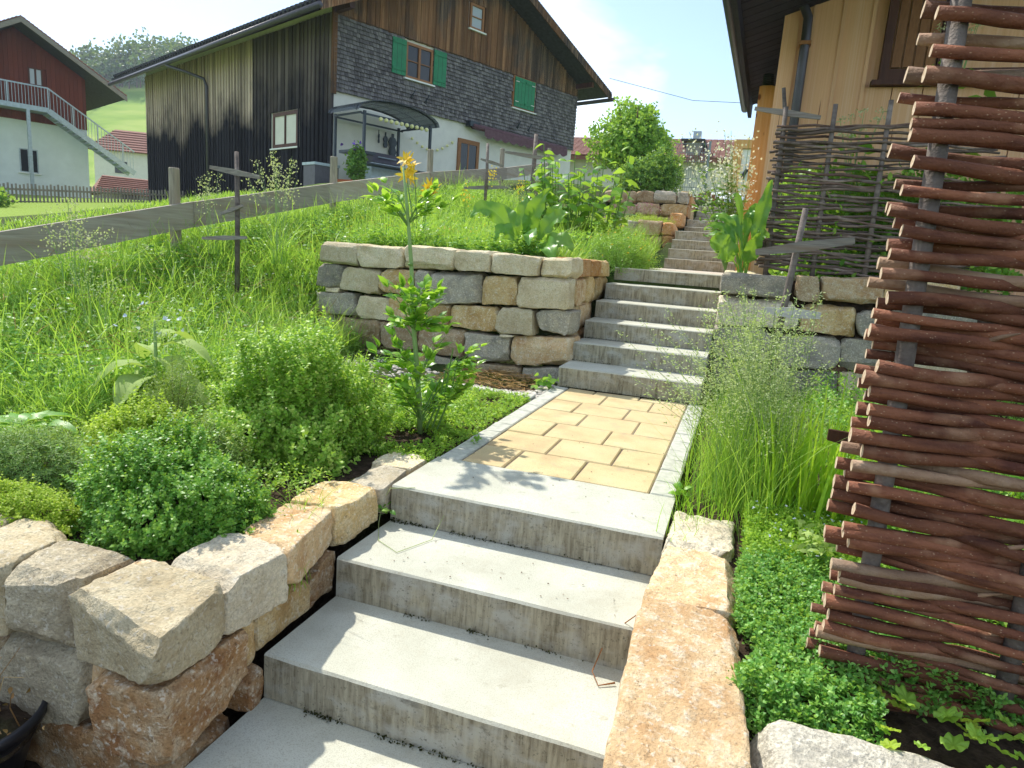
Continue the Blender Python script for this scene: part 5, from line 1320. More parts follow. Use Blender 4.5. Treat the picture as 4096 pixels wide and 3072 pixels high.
Pt, At, Nt, Lt = [], [], [], []
for j in range(9):       # broad leaved weeds: leaves up a short stalk
    u = (j + 1) / 9; a = j * 2.4 + P[:, 0] * 40; hh = .10 + .30 * np.abs(vnoise(P * 5.3, 22)); Pt.append(P + np.stack([0 * a, 0 * a, hh * u], 1)); At.append(np.stack([np.cos(a), np.sin(a), 0 * a + .25], 1)); Nt.append(np.tile([[0, 0, 1.]], (len(P), 1)) + rng.normal(0, .3, (len(P), 3))); Lt.append((.085 - .045 * u) * rng.uniform(.7, 1.3, len(P)))
Lt = np.concatenate(Lt); tag(leaf_mesh('broad_weeds', np.concatenate(Pt), np.concatenate(At), np.concatenate(Nt), Lt, Lt * .48, MT['weed'], None, .25, .3), 'broad leaved weeds standing in the meadow and behind the tall stone wall', 'weeds', None, 'stuff')
P = scatter(700, -4.6, -1.4, .3, 3.7, mead); P[:, 2] += rng.uniform(.1, .35, len(P)); tag(leaf_mesh('dry_grass', P, unit(rdir(len(P), -.1, .7)), rdir(len(P)), rng.uniform(.12, .35, len(P)), .004, MT['straw'], None, .1, .3, 'lance'), 'scattered dry yellow stalks in the meadow', 'grass', None, 'stuff')
P = scatter(16000, -9, -3.85, -1., 9.); tag(blades('field_grass', P, rng.uniform(.05, .16, len(P)), .012, rng.uniform(.2, 1., len(P)), MT['grass']), 'short grass of the field beyond the plank fence', 'grass', None, 'stuff')
P = scatter(15000, -4.6, -1.4, .1, 3.7, mead)
P = np.concatenate([P, scatter(13000, -3.7, -.3, 3.1, 8.5, lambda x, y: y > 3.2 - .1235 * x)])
clump = vnoise(P * A_([2.2, 2.2, 0]) + 7, 12); P = P[clump > -.25]
Pt = P + np.stack([0 * P[:, 0], 0 * P[:, 0], rng.uniform(.03, .24, len(P)) * (1 + .6 * vnoise(P * 1.3, 14))], 1)
p, a, nn, L = sprigs(Pt, unit(rdir(len(P), .1, 1) + A_([0, 0, .6])), 2, .034, .03)
tag(leaf_mesh('meadow_herbs', p, a, nn, L, L * .5, MT['weed']), 'leafy clover and weeds growing among the meadow grass', 'weeds', None, 'stuff')
for nm, cnt, box, mat, sz_, lab in (('clover_flowers', 260, (-3.6, -1.8, .8, 3.2), 'white_fl', .012, 'small whitish clover heads dotted through the left meadow'), ('trefoil_flowers', 420, (-3.4, -1.2, 3.4, 6.5), 'yellow', .012, 'tiny orange yellow trefoil flowers on the terrace above the tall wall')):
    P = scatter(cnt, *box, mead); P[:, 2] += rng.uniform(.12, .28, len(P)); p, a, nn, L = sprigs(P, rdir(len(P), .4, 1), 2, sz_, .004)
    tag(leaf_mesh(nm, p, a, nn, L, L * .7, MT[mat]), lab, 'flowers', None, 'stuff')
# seed heads: tall flowering grasses by the fence
def seedgrass(label, c, n, hgt, sp, mat='panicle', cr=.0, big=1.):
    t = thing('flowering_grass', label, 'grass tuft', c, 0, 'flowering grass tufts'); st = MB(); lp, la = [], []
    for i in range(n):
        a = rng.uniform(0, 2 * math.pi); r = sp * rng.uniform(.2, 1); hh = hgt * rng.uniform(.75, 1.05); b = A_([math.cos(a), math.sin(a), 0])
        top = b * r + A_([0, 0, hh]); st.tube([b * .04, b * r * .5 + A_([0, 0, hh * .6]), top], [.0028, .002, .0012], 4, False)
        k = int(26 * big); u = rng.uniform(.68, 1.0, k); q = (b * r * u[:, None]) + np.stack([0 * u, 0 * u, hh * u], 1) + rng.normal(0, 1, (k, 3)) * (A_([.030, .030, .012]) * big) * (1.15 - u)[:, None] * 3.0
        lp.append(q); la.append(unit(rdir(k, -.3, 1) + A_([0, 0, .3])))
    tag(st.build('culm', MT['stemy'], t), kind='stuff')
    lp = np.concatenate(lp); la = np.concatenate(la); leaf_mesh('panicle', lp, la, rdir(len(lp)), .013 * big, .0085 * big, MT[mat], t)
    P = np.zeros((n * 6, 3)) + rng.normal(0, .05, (n * 6, 3)) * A_([1, 1, 0]); blades('leaf', P, hgt * rng.uniform(.3, .65, n * 6), .007, rng.uniform(.3, 1., n * 6), MT['grass'], t); return t
seedgrass('pale flowering grass tuft against the plank rail at the far left', (-3.35, 1.32, .22), 15, .86, .30, 'cream_fl', big=1.35)
seedgrass('small flowering grass beside the fence post left of the crossed stake', (-3.4, 2.72, .75), 6, .72, .16, 'cream_fl', big=1.3)
seedgrass('tall creamy seed heads right behind the crossed stake', (-2.85, 2.95, .7), 13, .95, .26, 'cream_fl', big=1.5)
seedgrass('thin green flowering grass in the middle of the left meadow', (-2.9, 1.1, .1), 10, .55, .2)
seedgrass('loose grass tuft near the yellow rape flowers on the terrace', (-1.6, 6.2, 1.1), 14, .8, .4)
seedgrass('grass tuft growing by the low wall of the upper steps', (-.75, 9.0, 1.2), 12, .55, .3)

# yellow lily on the terrace
ly = thing('yellow_lily', 'yellow orange lilies on tall stems above the stone wall', 'flower', (-1.93, 3.9, .87))
lb = A_([-1.93, 3.9, .87]); heads = [A_([-2.103, 3.9, 1.79]), A_([-1.98, 3.9, 1.70]), A_([-2.06, 3.88, 1.64]), A_([-1.79, 3.9, 1.525]), A_([-1.83, 3.92, 1.50])]
for i, hd in enumerate(heads):
    q = hd - lb; MB().tube([(0.02 * i, 0, -.05), q * .5 + A_([.02, 0, 0]), q], [.008, .007, .004], 6).build('stem', MT['stemg'], ly, True)
    for fl_ in range(2 if i < 3 else 3):
        c = q + rng.normal(0, .035, 3) * A_([1, 1, .7]); ax = unit((rng.normal(0, 1, 3) * A_([1, .6, .4]) + A_([0, -.5, .35]))[None])[0]; u = perp(ax[None])[0]; v_ = np.cross(ax, u)
        ang = np.arange(6) * math.pi / 3; dd = np.cos(ang)[:, None] * u + np.sin(ang)[:, None] * v_
        for q6 in range(6): leaf_mesh('petal', c[None], dd[q6:q6 + 1] * .75 + ax * .7, ax[None], .105, .036, MT['yellow'], ly, .2, .35)
P = rng.normal(0, .05, (46, 3)) * A_([1, 1, 0]); blades('strap_leaf', P, rng.uniform(.3, .55, 46), .018, rng.uniform(.4, 1.1, 46), MT['iris'], ly, 5)
# yellow rape flowers
for k, (x, y, lab) in enumerate([(-1.75, 5.4, 'yellow rape stem left of the thin stake with the short plank'), (-1.45, 5.6, 'yellow rape stem just right of the thin stake with the short plank'), (-1.9, 5.0, 'lowest yellow rape stem above the lily leaves'), (-1.25, 5.2, 'yellow rape stem close to the big horseradish leaves')]):
    t = thing('yellow_rape', lab, 'flower', (x, y, float(H(x, y)))); hh = [.85, .75, .6, .55][k]
    MB().tube([(0, 0, 0), (.02, 0, hh * .6), (.0, .02, hh)], [.005, .004, .002], 5).build('stem', MT['stemg'], t)
    P = A_([0, .02, hh]) + rng.normal(0, 1, (40, 3)) * A_([.028, .028, .045]); leaf_mesh('flower', P, rdir(40), rdir(40), .022, .018, MT['yellow'], t)
    P = A_([0, 0, hh * .3]) + rng.normal(0, 1, (14, 3)) * A_([.03, .03, .15]); leaf_mesh('leaf', P, rdir(14, -.2, .5), rdir(14, .5, 1), .10, .03, MT['weed'], t)

# horseradish above the wall (left) and beside the far wattle screen (right)
def horseradish(label, base, leaves, mat='horse'):
    t = thing('horseradish', label, 'plant', base)
    for i, (tip, ctrl, wv) in enumerate(leaves):
        tip = A_(tip) - A_(base); ctrl = A_(ctrl) - A_(base); big_leaf(t, A_([rng.uniform(-.04, .04), rng.uniform(-.04, .04), -.02]), ctrl, tip, wv, MT[mat], 'leaf', .13, 100 + i + int(abs(base[0]) * 50), 24, .22, .30, (.25 * math.sin(i * 2.1), -.8, .5))
    return t
horseradish('clump of big wavy horseradish leaves on top of the tall stone wall', (-.55, 3.32, .87), [((-1.02, 3.1, 1.22), (-.86, 3.2, 1.50), .17), ((-.38, 3.25, 1.50), (-.62, 3.3, 1.25), .16), ((-.60, 3.35, 1.46), (-.66, 3.3, 1.2), .15), ((-.18, 3.2, 1.30), (-.42, 3.3, 1.30), .15), ((-.10, 3.1, 1.0), (-.30, 3.2, 1.22), .16), ((-.80, 3.15, 1.05), (-.75, 3.2, 1.30), .14), ((-.45, 3.0, 1.02), (-.50, 3.15, 1.28), .14), ((-.95, 3.45, 1.32), (-.75, 3.4, 1.35), .15), ((-.3, 3.45, 1.42), (-.45, 3.4, 1.25), .15), ((-.22, 2.95, .92), (-.32, 3.05, 1.16), .17)])
hl = [((.93, 3.42, 1.16), (1.08, 3.5, 1.14), .21), ((1.30, 3.45, 1.26), (1.27, 3.52, 1.08), .13), ((1.34, 3.52, 1.66), (1.30, 3.6, 1.35), .12)]
for i in range(15):
    a = rng.uniform(-.30, .16); hh = rng.uniform(.25, .78); hl.append(((1.2 + a * 1.2, 3.6 + rng.uniform(-.1, .2), .92 + hh * .8), (1.2 + a * .5, 3.62, .95 + hh), rng.uniform(.055, .095)))
horseradish('big drooping leaf and upright leaves at the left end of the far wattle screen', (1.22, 3.62, .92), hl)
hf_ = thing('horseradish_flower', 'tall spray of small white flowers beside the orange pine post', 'flower', (1.02, 5.7, .92))
st = MB(); PP = []; LP = []
for i in range(34):
    a = rng.uniform(-.62, .15) ; hh = rng.uniform(.8, 1.5); top = A_([a, rng.uniform(-.1, .2), hh]); st.tube([(0, 0, 0), top * .5 + A_([.03, 0, .05]), top], [.006, .004, .002], 5, False)
    k = 26; u = rng.uniform(.72, 1.03, k); PP.append(top * u[:, None] + rng.normal(0, 1, (k, 3)) * A_([.05, .05, .035])); u = rng.uniform(.15, .8, 12); LP.append(top * u[:, None] + rng.normal(0, .02, (12, 3)))
tag(st.build('stem', MT['stemg'], hf_), kind='stuff'); PP = np.concatenate(PP); LP = np.concatenate(LP)
leaf_mesh('flower', PP, rdir(len(PP)), rdir(len(PP)), .028, .026, MT['white_fl'], hf_); leaf_mesh('leaf', LP, rdir(len(LP), -.2, .6), rdir(len(LP), .3, 1), .11, .025, MT['horse'], hf_)

# jerusalem artichokes: clump of tall leafy stems
ja = thing('tall_leafy_clump', 'clump of tall plants with large pointed leaves left of the upper steps', 'plant', (-.80, 6.0, .98))
st = MB(); P, Ax, N_, L_ = [], [], [], []
for i in range(34):
    b = A_([rng.uniform(-.55, .45), rng.uniform(-.35, .35), 0]); hh = rng.uniform(.8, 1.32); top = b * 1.35 + A_([0, 0, hh]); st.tube([b, (b + top) / 2 + A_([.01, 0, 0]), top], [.010, .008, .004], 6, False)
    for j in range(13):
        u = .12 + .88 * j / 12; c = b + (top - b) * u; a = j * 2.4 + i
        P.append(c); Ax.append([math.cos(a), math.sin(a), rng.uniform(-.35, .35)]); N_.append([0, 0, 1.]); L_.append(.31 * (1 - .6 * u) * rng.uniform(.8, 1.2))
tag(st.build('stem', MT['stemg'], ja), kind='stuff'); L_ = A_(L_); leaf_mesh('leaf', A_(P), A_(Ax), A_(N_) + rng.normal(0, .3, (len(P), 3)), L_, L_ * .55, MT['big_leaf'], ja, .2, .35)
# feathery shrub at the turn of the landing
mound('feathery_herb', 'feathery light green herb with yellow buttons at the edge of the landing', 'herb', (-.05, 4.75, .88), (.46, .5, .42), 2600, 4, .03, .02, MT['weed'], .22, 1.2, -.05, .35, .2, 21, tpl='lance')
P, d = mound_pts((-.05, 4.75, .88), (.46, .5, .44), 46, .1, .9); p, a, nn, L = sprigs(P, d, 2, .014, .004)
tag(leaf_mesh('yellow_buttons', p, a, nn, L, L * .7, MT['yellow']), 'yellow button flowers on the feathery herb by the landing', 'flowers', None, 'stuff')
mound('stone_cress', 'dry pinkish stone cress on top of the low wall by the upper steps', 'herb', (-.55, 10.1, 1.62), (.45, .35, .16), 900, 3, .03, .02, MT['lemon'], .3, 1., -.05, .4, .3, 22, tpl='lance')
P, d = mound_pts((-.75, 11.15, 1.9), (.4, .12, .2), 60, .0, .8); p, a, nn, L = sprigs(P, d, 2, .02, .004)
tag(leaf_mesh('pink_flowers', p, a, nn, L, L * .7, MT['pink_fl']), 'small pink flowers in front of the highest stone wall', 'flowers', None, 'stuff')

# ------------------------------------------------------------------ right side planting
gc = thing('tufted_hair_grass', 'tall tufted grass with airy pale panicles right of the path', 'grass tuft', (1.38, .78, -.03))
st = MB(); lp, la, ll_ = [], [], []
for i in range(210):
    a = rng.uniform(0, 2 * math.pi); r = rng.uniform(.03, .50); hh = rng.uniform(.45, .98) * (1 - .28 * r); b = A_([math.cos(a) * .8 - .30, math.sin(a) * .8 - .15, 0]); foot = A_([rng.normal(0, .07), rng.normal(0, .12), 0])
    top = foot + b * r + A_([0, 0, hh]); mid = foot + b * r * .35 + A_([0, 0, hh * .6]); st.tube([foot, mid, top], [.0016, .0012, .0007], 3, False)
    k = 60; u = rng.uniform(.0, 1.0, k); c = mid + (top - mid) * u[:, None]; q = c + rng.normal(0, 1, (k, 3)) * A_([.05, .05, .02]) * (1.1 - u)[:, None]
    lp.append(q); la.append(unit(rdir(k, -.6, 1.) * A_([1, 1, .8])))
tag(st.build('culm', MT['stemy'], gc), kind='stuff'); lp = np.concatenate(lp); la = np.concatenate(la)
leaf_mesh('panicle', lp, la, rdir(len(lp)), rng.uniform(.011, .020, len(lp)), .0050, MT['panicle'], gc, .1, .1, 'lance')
P = np.stack([rng.normal(0, .10, 1900), rng.normal(0, .2, 1900), 0 * np.zeros(1900)], 1); blades('leaf', P, rng.uniform(.18, .60, 1900), rng.uniform(.002, .0045, 1900), rng.uniform(.05, .75, 1900), MT['grass'], gc, 4)
ir = thing('iris', 'upright clump of bright green sword leaves between the tufted grass and near fence', 'plant', (1.64, .48, -.03))
P = np.stack([rng.normal(0, .10, 150), rng.normal(0, .07, 150), 0 * np.zeros(150)], 1); hh = rng.uniform(.28, .55, 150); hh[:3] = [.86, .62, .66]; blades('leaf', P, hh, rng.uniform(.010, .018, 150), rng.uniform(.02, .38, 150), MT['iris'], ir, 5)
# thyme carpet beside the parapet
def inbed(x, y): return x > 1.355 + .05 * vnoise(np.stack([y * 5, y * 0, y * 0], -1), 2)
P = scatter(7600, 1.34, 2.0, -.86, -.02, lambda x, y: inbed(x, y) & ((x < 1.66) | (y > -.66)))
hm = .10 * (1 + .6 * vnoise(P * A_([5, 5, 0]), 31)); P[:, 2] += np.maximum(0, hm) * np.sqrt(rng.uniform(0, 1, len(P))) * np.clip((P[:, 1] + .9) * 8, .15, 1)
p, a, nn, L = sprigs(P, unit(rdir(len(P), .3, 1) + A_([0, 0, .5])), 3, .0155, .009)
cp = thing('thyme_carpet', 'soft green thyme carpet between the sandy parapet and the near fence', 'herb', (0, 0, 0)); leaf_mesh('foliage', p, a, nn, L, L * .62, MT['carpet'], cp)
P = scatter(4200, 1.36, 2.1, -.05, .42, inbed); P[:, 2] += rng.uniform(0, .11, len(P)); p, a, nn, L = sprigs(P, unit(rdir(len(P), .3, 1) + A_([0, 0, .5])), 3, .015, .01)
sw = thing('speedwell', 'flowering speedwell patch with tiny pale blue flowers behind the thyme carpet', 'herb', (0, 0, 0)); leaf_mesh('foliage', p, a, nn, L, L * .6, MT['speedwell'], sw)
P = scatter(70, 1.38, 1.95, -.05, .36); P[:, 2] += .115; p, a, nn, L = sprigs(P, rdir(70, .7, 1), 2, .007, .001); leaf_mesh('flower', p, a, nn, L, L * .9, MT['blue_fl'], sw)
# grass and weeds filling the right bed, also behind the fence
P = scatter(7000, 1.10, 3.4, .3, 3.2, lambda x, y: (x > 1.2) | (rng.uniform(0, 1, len(x)) < .5)); tag(blades('bed_grass', P, rng.uniform(.06, .24, len(P)), .004, rng.uniform(.2, 1.1, len(P)), MT['grass_dark']), 'rough grass in the bed between path, right stone wall and near fence', 'grass', None, 'stuff')
P = scatter(5200, 1.75, 3.6, -.5, 3.2); P[:, 2] += rng.uniform(.02, .30, len(P)); p, a, nn, L = sprigs(P, unit(rdir(len(P), .2, 1) + A_([0, 0, .5])), 3, .03, .025)
tag(leaf_mesh('bed_herbs', p, a, nn, L, L * .5, MT['weed']), 'green herbs seen through the gaps of the near fence', 'weeds', None, 'stuff')
P = scatter(2600, 1.45, 3.2, 3.75, 4.8); P[:, 2] += rng.uniform(.05, .95, len(P)) ** 1.2; p, a, nn, L = sprigs(P, unit(rdir(len(P), .0, 1)), 2, .06, .04)
tag(leaf_mesh('screen_plants', p, a, nn, L, L * .55, MT['weed']), 'leafy plants growing behind the far wattle screen', 'weeds', None, 'stuff')
for k, (x, y, hh, lab) in enumerate([(1.98, 4.1, 1.35, 'pale umbel flower rising above the far wattle screen before the pine boards'), (2.6, 4.2, 2.0, 'tall leafy plant at the right edge behind both wattle fences')]):
    t = thing('tall_umbel', lab, 'plant', (x, y, .92)); st = MB(); PP = []
    for i in range(9):
        top = A_([rng.uniform(-.16, .16), rng.uniform(-.1, .1), hh * rng.uniform(.85, 1.05)]); st.tube([(0, 0, 0), top * A_([.3, .3, .7]), top], [.006, .004, .002], 5, False); PP.append(top + rng.normal(0, 1, (24, 3)) * A_([.03, .03, .01]))
    tag(st.build('stem', MT['stemy'], t), kind='stuff'); PP = np.concatenate(PP); leaf_mesh('flower', PP, rdir(len(PP), 0, 1), rdir(len(PP)), .016, .014, MT['cream_fl'], t)
    LP = np.stack([rng.normal(0, .12, 60), rng.normal(0, .1, 60), rng.uniform(.1, hh * .9, 60)], 1); leaf_mesh('leaf', LP, rdir(60, -.3, .5), rdir(60, .4, 1), .14, .07, MT['big_leaf'], t)
# lady's mantle by the granite block
lm = thing('ladys_mantle', 'round scalloped leaves at the foot of the near fence in the bottom right corner', 'plant', (1.86, -.77, -.04))
for i in range(34):
    c = A_([rng.uniform(-.22, .2), rng.uniform(-.10, .10), rng.uniform(.03, .10)]); rd = rng.uniform(.014, .027); v = [c - A_([0, 0, .3 * rd])]; nn_ = 42; tx, ty = rng.normal(0, .3), rng.normal(-.2, .3)
    for ring in (.5, 1.):
        for j in range(nn_):
            a = j * 2 * math.pi / nn_; k = rd * ring * (1 + (.10 * abs(math.cos(3.5 * a)) - .05) * ring); v.append(c + A_([math.cos(a) * k, math.sin(a) * k, .18 * rd * math.cos(7 * a) * ring + tx * math.cos(a) * k + ty * math.sin(a) * k]))
    link('leaf', mesh('leaf', v, [(0, j + 1, (j + 1) % nn_ + 1) for j in range(nn_)] + [(j + 1, j + 1 + nn_, (j + 1) % nn_ + 1 + nn_, (j + 1) % nn_ + 1) for j in range(nn_)], MT['oregano' if i % 3 else 'lemon'], True), lm)
# woolly betony at the edge of the grass
wb_ = thing('woolly_herb', 'small woolly grey herb at the foot of the tufted grass by the fence', 'herb', (1.60, .02, .02))
P = rng.normal(0, 1, (120, 3)) * A_([.045, .04, .02]) + A_([0, 0, .06]); leaf_mesh('leaf', P, rdir(120, -.2, .8), rdir(120, .2, 1), .035, .014, MT['sage'], wb_)

# small weeds and dry stalks on the steps
for k, (x, y, z, sz_, lab) in enumerate([(-.03, -.02, -.13, .05, 'little creeping weed in the joint left of the top foreground step'), (1.1, .50, 0, .05, 'small rosette weed at the right end of the path beside the white stone'), (.06, .75, .003, .035, 'tiny weed on the left path edging'), (-.05, 2.35, 0, .09, 'weed growing at the left foot of the middle steps')]):
    t = thing('weed', lab, 'weed', (x, y, z)); n_ = 26; P = rng.normal(0, sz_ * .5, (n_, 3)) * A_([1, 1, .6]) + A_([0, 0, sz_ * .5]); leaf_mesh('leaf', P, rdir(n_, -.1, .8), rdir(n_, .3, 1), sz_ * .7, sz_ * .4, MT['weed'], t)
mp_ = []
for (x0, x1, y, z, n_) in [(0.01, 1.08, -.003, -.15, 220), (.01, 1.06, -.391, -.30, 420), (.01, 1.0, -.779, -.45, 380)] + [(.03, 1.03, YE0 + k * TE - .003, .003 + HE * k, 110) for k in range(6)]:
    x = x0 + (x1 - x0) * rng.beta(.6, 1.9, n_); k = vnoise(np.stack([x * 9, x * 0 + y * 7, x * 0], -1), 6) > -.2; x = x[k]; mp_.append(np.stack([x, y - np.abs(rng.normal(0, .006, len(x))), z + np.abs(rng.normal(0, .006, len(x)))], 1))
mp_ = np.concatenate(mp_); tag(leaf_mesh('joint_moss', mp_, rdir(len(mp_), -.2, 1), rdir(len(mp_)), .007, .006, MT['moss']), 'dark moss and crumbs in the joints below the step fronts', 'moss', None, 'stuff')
ds = thing('dry_stalk', 'curved dry reddish grass stalk lying on the foreground step by the sandy parapet', 'dry stalk', (0, 0, 0))
MB().tube([(1.085, -.40, -.07), (1.02, -.36, -.16), (.97, -.38, -.235), (.955, -.45, -.285), (.985, -.50, -.293), (1.03, -.47, -.29)], [.0015, .002, .0022, .002, .0018, .003], 6).build('stalk', MT['win_wood'], ds, True)
td = thing('dry_tendril', 'pale curly dry tendril hanging over the left end of the top foreground step', 'dry stalk', (0, 0, 0))
MB().tube([(.10, .01, .004), (.0, -.01, -.01), (-.03, -.02, -.07), (-.02, -.06, -.145), (.06, -.2, -.146), (.17, -.26, -.146), (.235, -.1, -.146), (.24, -.01, -.08)], .0014, 5).build('stalk', MT['panicle'], td, True)
lt = []
for i in range(90):
    x, y, z = rng.uniform(.1, 1.0), rng.uniform(.1, 1.3), .004
    if i > 60: x, y, z = rng.uniform(.1, 1.), rng.uniform(-.36, -.1), -.146
    lt.append((x, y, z))
lt = A_(lt); tag(leaf_mesh('leaf_litter', lt, rdir(90, -.02, .1), rdir(90, .8, 1), rng.uniform(.004, .012, 90), .006, MT['twig'], None, .1, .1, 'lance'), 'dry leaf crumbs scattered over the path and steps', 'litter', None, 'stuff')
P = A_([[-.62, -1.24, -.46]]) + rng.normal(0, 1, (60, 3)) * A_([.07, .07, .0]); st = MB()
for i in range(26):
    p = P[i]; st.tube([p - A_([-.62, -1.24, -.62]), p - A_([-.62, -1.24, -.62]) + A_([rng.uniform(-.05, .05), rng.uniform(-.05, .05), rng.uniform(.05, .15)]), p - A_([-.62, -1.24, -.62]) + A_([rng.uniform(-.1, .1), rng.uniform(-.1, .1), rng.uniform(.1, .24)])], [.0022, .0017, .001], 4, False)
tag(st.build('twig', MT['straw'], pt), kind='stuff')
P = rng.normal(0, 1, (70, 3)) * A_([.09, .09, .03]) + A_([0, 0, .24]); leaf_mesh('dry_leaf', P, rdir(70), rdir(70), .02, .012, MT['straw'], pt)
# tufts of grass between the near stones
for k, (x, y, z, n_, lab) in enumerate([(-.02, -.62, -.17, 22, 'thin grass tuft sprouting between the left foreground stones and second step'), (-.15, -.38, -.05, 60, 'short grass tuft behind the ochre foreground stone'), (1.16, .42, -.02, 130, 'grass fringe spilling over the right path edging')]):
    t = thing('grass_tuft', lab, 'grass tuft', (x, y, z)); P = rng.normal(0, 1, (n_, 3)) * A_([.03 if k < 2 else .05, .05 if k < 2 else .25, 0]); blades('blade', P, rng.uniform(.06, .20, n_), .0028, rng.uniform(.3, 1.2, n_), MT['grass_dark'], t, 4)

# ------------------------------------------------------------------ background: tree, hedge, gate, red roofed house
def crown(t, c, r, n, ll, mat, lump=.3, seed=0, inner=.35, name='crown', lw=.7):
    P, d = mound_pts(c, r, n, -.75, inner, lump, 2.6, seed); p, a, nn, L = sprigs(P, unit(d + rng.normal(0, .5, d.shape)), 2, ll, ll * .6); return leaf_mesh(name, p, a, nn, L, L * lw, mat, t)
bt = thing('garden_tree', 'rounded light green lilac tree beside the red roofed house', 'tree', (-1.5, 13.5, 2.45))
mb = MB().tube([(0, 0, -.2), (.03, 0, .5), (.0, .05, 1.3)], [.07, .055, .03], 8)
for i in range(9):
    a = i * .7; mb.tube([(.02, 0, .4 + .06 * i), (math.cos(a) * .35, math.sin(a) * .35, .8 + .08 * i), (math.cos(a) * .6, math.sin(a) * .6, 1.1 + .09 * i)], [.03, .02, .008], 6)
mb.build('trunk', MT['twig'], bt, True)
crown(bt, (-.05, 0, 1.0), (.92, .85, .72), 1900, .085, MT['tree'], .35, 41); crown(bt, (-.05, 0, 1.45), (.62, .55, .50), 900, .085, MT['tree'], .5, 42); crown(bt, (.4, -.1, .75), (.5, .5, .6), 500, .08, MT['tree'], .35, 43)
hd = thing('hedge_shrub', 'dense dark green shrub overhanging the highest stone wall', 'shrub', (-.95, 12.0, 2.3)); crown(hd, (0, 0, .3), (.66, .42, .42), 1500, .055, MT['tree_dark'], .25, 44, .4, 'foliage'); crown(hd, (.28, .2, .5), (.45, .35, .45), 700, .05, MT['tree_dark'], .25, 45, .4, 'foliage')
MB().tube([(0, 0, -.1), (.1, 0, .3), (.2, .1, .6)], [.03, .02, .01], 6).build('stem', MT['twig'], hd)
sy = thing('spiky_shrub', 'small yellowish upright shrub right of the dark shrub before the gate', 'shrub', (-.42, 12.6, 2.35)); crown(sy, (0, 0, .35), (.24, .24, .5), 420, .05, MT['lemon'], .3, 46, .3, 'foliage', .3)
gt = thing('wire_gate', 'grey wire mesh gate with steel post at the top of the steps', 'gate', (-1.25, 14.5, 2.3))
for x in (0.0, 1.33): MB().box(x - .025, x + .025, -.03, .03, -.1, 1.48).build('post', MT['mesh_wire'], gt)
for i in range(1, 26): piece('bar', MT['mesh_wire'], gt, i * .0512 - .0035, i * .0512 + .0035, -.004, .004, .02, 1.42)
for i in range(8): piece('rail', MT['mesh_wire'], gt, .025, 1.305, -.010, -.0045, .05 + i * .195, .062 + i * .195)
rh_ = thing('red_roofed_house', 'long house with red tiled roof behind the garden tree', 'house', (-4., 32., 0))
MB().box(-7, 9, .6, 7, 1.5, 6.05).build('wall', MT['plaster'], rh_)
rr2 = MB().hexa([(-7.5, 0, 5.75), (9.5, 0, 5.75), (9.5, 4, 7.25), (-7.5, 4, 7.25), (-7.5, 0, 5.95), (9.5, 0, 5.95), (9.5, 4, 7.45), (-7.5, 4, 7.45)]).build('roof', MT['roof_red'], rh_)
tm = MB()
for r_ in range(14):
    for k in range(56):
        x = -7.5 + k * .30 + (r_ % 2) * .02; u = r_ / 14; y0 = 4 * u - .02; z0 = 5.95 + 1.5 * u
        tm.hexa([(x, y0, z0 + .01), (x + .275, y0, z0 + .01), (x + .275, y0 + .3, z0 + .12), (x, y0 + .3, z0 + .12), (x, y0, z0 + .06), (x + .275, y0, z0 + .06), (x + .275, y0 + .3, z0 + .15), (x, y0 + .3, z0 + .15)])
tag(tm.build('tile', MT['roof_red'], rr2), kind='stuff')
MB().box(1.75, 2.15, 3.2, 3.6, 6.8, 7.75).build('chimney', MT['steel'], rr2)
dm = MB().box(1.75, 2.4, .3, 2.2, 6.0, 6.75).build('dormer', MT['grey_wood'], rh_); MB().box(1.5, 2.6, .1, 2.6, 6.75, 6.85).build('dormer_roof', MT['roof_dark'], dm)
gp = thing('garage_gate', 'orange timber frame with white roller shutter beside the pine post', 'gate', (.1, 28., 0))
MB().box(.0, .35, 0, .3, 2.8, 6.15).box(2.3, 2.6, 0, .3, 2.8, 6.15).box(.35, 2.3, 0, .3, 5.8, 6.15).build('frame', MT['pine_orange'], gp)
for i in range(9): piece('slat', MT['white_paint'], gp, .36, 2.29, .1, .16, 2.9 + i * .32, 2.9 + i * .32 + .31)
MB().tube([(.5 + .75 - .75 * math.cos(a), -.05, 4.6 + .6 * math.sin(a)) for a in np.linspace(0, math.pi, 13)], .08, 6).build('arch', MT['dark_metal'], gp)
tp2 = thing('covered_heap', 'white tarpaulin covered heap behind the wire gate', 'tarpaulin', (-.2, 17.5, 2.4))
rock('tarpaulin', [(-.3, -.6, -.3), (1.5, -.6, -.3), (1.5, .6, -.3), (-.3, .6, -.3), (.1, -.3, .45), (1.0, -.4, .5), (1.2, .4, .55), (.1, .4, .6)], MT['tarp'], tp2, 12, .05, 6, 5, 2.5)
wfz = thing('wooden_fence', 'reddish brown board fence with wavy top behind the wire gate', 'fence', (-1.3, 16.5, 2.4))
for i in range(16): piece('board', MT['win_wood'], wfz, i * .11, i * .11 + .1, 0, .025, -.2, .38 + .09 * math.sin(i * .7))
for z in (-.02, .25): MB().box(0, 1.76, .026, .06, z, z + .06).build('rail', MT['win_wood'], wfz)
cb = thing('overhead_cable', 'thin black cable crossing the sky above the red roof', 'cable', (0, 0, 0)); MB().tube([(-6., 31., 9.3), (-2., 30.5, 8.2), (2., 30., 7.9), (8., 29., 8.2)], .012, 5).build('wire', MT['dark_metal'], cb)
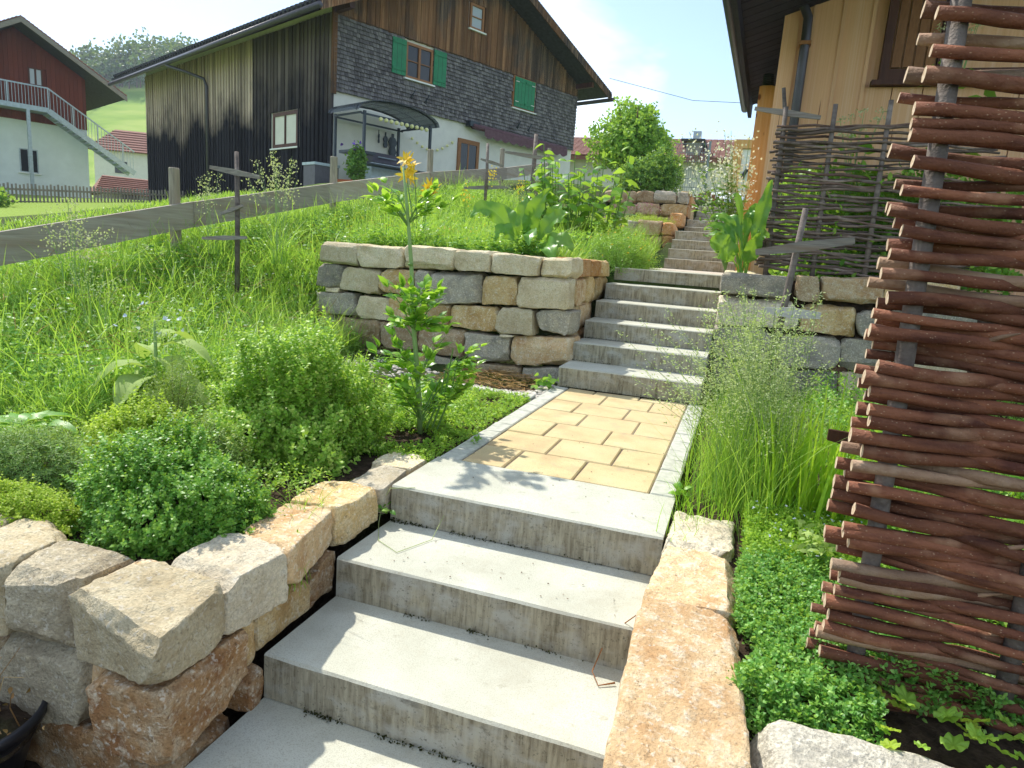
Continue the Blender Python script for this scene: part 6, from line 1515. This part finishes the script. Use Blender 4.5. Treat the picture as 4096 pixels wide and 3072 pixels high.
# potted climber beside the canopy
pc = thing('potted_climber', 'potted climber with violet flowers in an orange box before the canopy', 'plant', (-9.3, 14.6, 2.38)); MB().box(-.5, .5, -.18, .18, -.2, .22).build('planter', MT['orange_pot'], pc)
crown(pc, (0, 0, .6), (.27, .27, .52), 330, .10, MT['tree_dark'], .2, 47, .5, 'foliage'); P = rng.normal(0, 1, (14, 3)) * A_([.2, .12, .05]) + A_([0, -.05, 1.12]); leaf_mesh('flower', P, rdir(14), rdir(14), .10, .09, MT['purple'], pc)
# hedge in front of the white house, far wood on the hill
hg = thing('hedge', 'dark green hedge before the white house at the left edge', 'hedge', (-23.2, 13.2, 1.0)); crown(hg, (0, 0, .35), (2.0, .7, .75), 900, .16, MT['tree_dark'], .2, 48, .5, 'foliage')
MB().tube([(0, 0, -.2), (0, 0, .5)], [.06, .03], 6).build('stem', MT['twig'], hg)
rq2 = random.Random(8); fp, fn_, fl2, trk = [], [], [], MB()
for k in range(60):
    d = rq2.uniform(248, 268); a = math.radians(142.5 - 9. * (k + .5) / 60 + rq2.uniform(-.2, .2)); x, y = 1.2 + d * math.cos(a), -2.3 + d * math.sin(a); hh = rq2.uniform(7, 12); z0 = float(hillz(x, y)) - .3
    trk.tube([(x, y, z0), (x, y, z0 + hh * .6)], [.25, .1], 5)
    P, dd = mound_pts((x, y, z0 + hh * .55), (hh * .34, hh * .34, hh * .46), 150, -.85, .4, .35, 2.6, 60 + k); fp.append(P); fn_.append(dd); fl2.append(np.full(150, hh * .10))
P = np.concatenate(fp); dd = np.concatenate(fn_); L = np.concatenate(fl2); fw_ = leaf_mesh('far_wood', P, unit(dd + rng.normal(0, .6, dd.shape)), dd, L, L * .8, MT['far_tree'])
tag(fw_, 'dark wood along the top of the meadow hill', 'wood', None, 'stuff'); tag(trk.build('trunk', MT['twig'], fw_), kind='stuff')
# air between the garden and the far hill
hzb = MB().box(-520, 260, -60, 560, -3, 76).build('haze', None); hm_ = bpy.data.materials.new('haze'); hm_.use_nodes = True; hn = hm_.node_tree; hn.nodes.clear()
vo = hn.nodes.new('ShaderNodeOutputMaterial'); pv = hn.nodes.new('ShaderNodeVolumePrincipled'); pv.inputs['Density'].default_value = .0005; pv.inputs['Color'].default_value = (.80, .90, 1., 1); pv.inputs['Anisotropy'].default_value = .2
hn.links.new(pv.outputs[0], vo.inputs['Volume']); hzb.data.materials.append(hm_); tag(hzb, 'thin bluish haze in the air', 'haze', None, 'stuff')
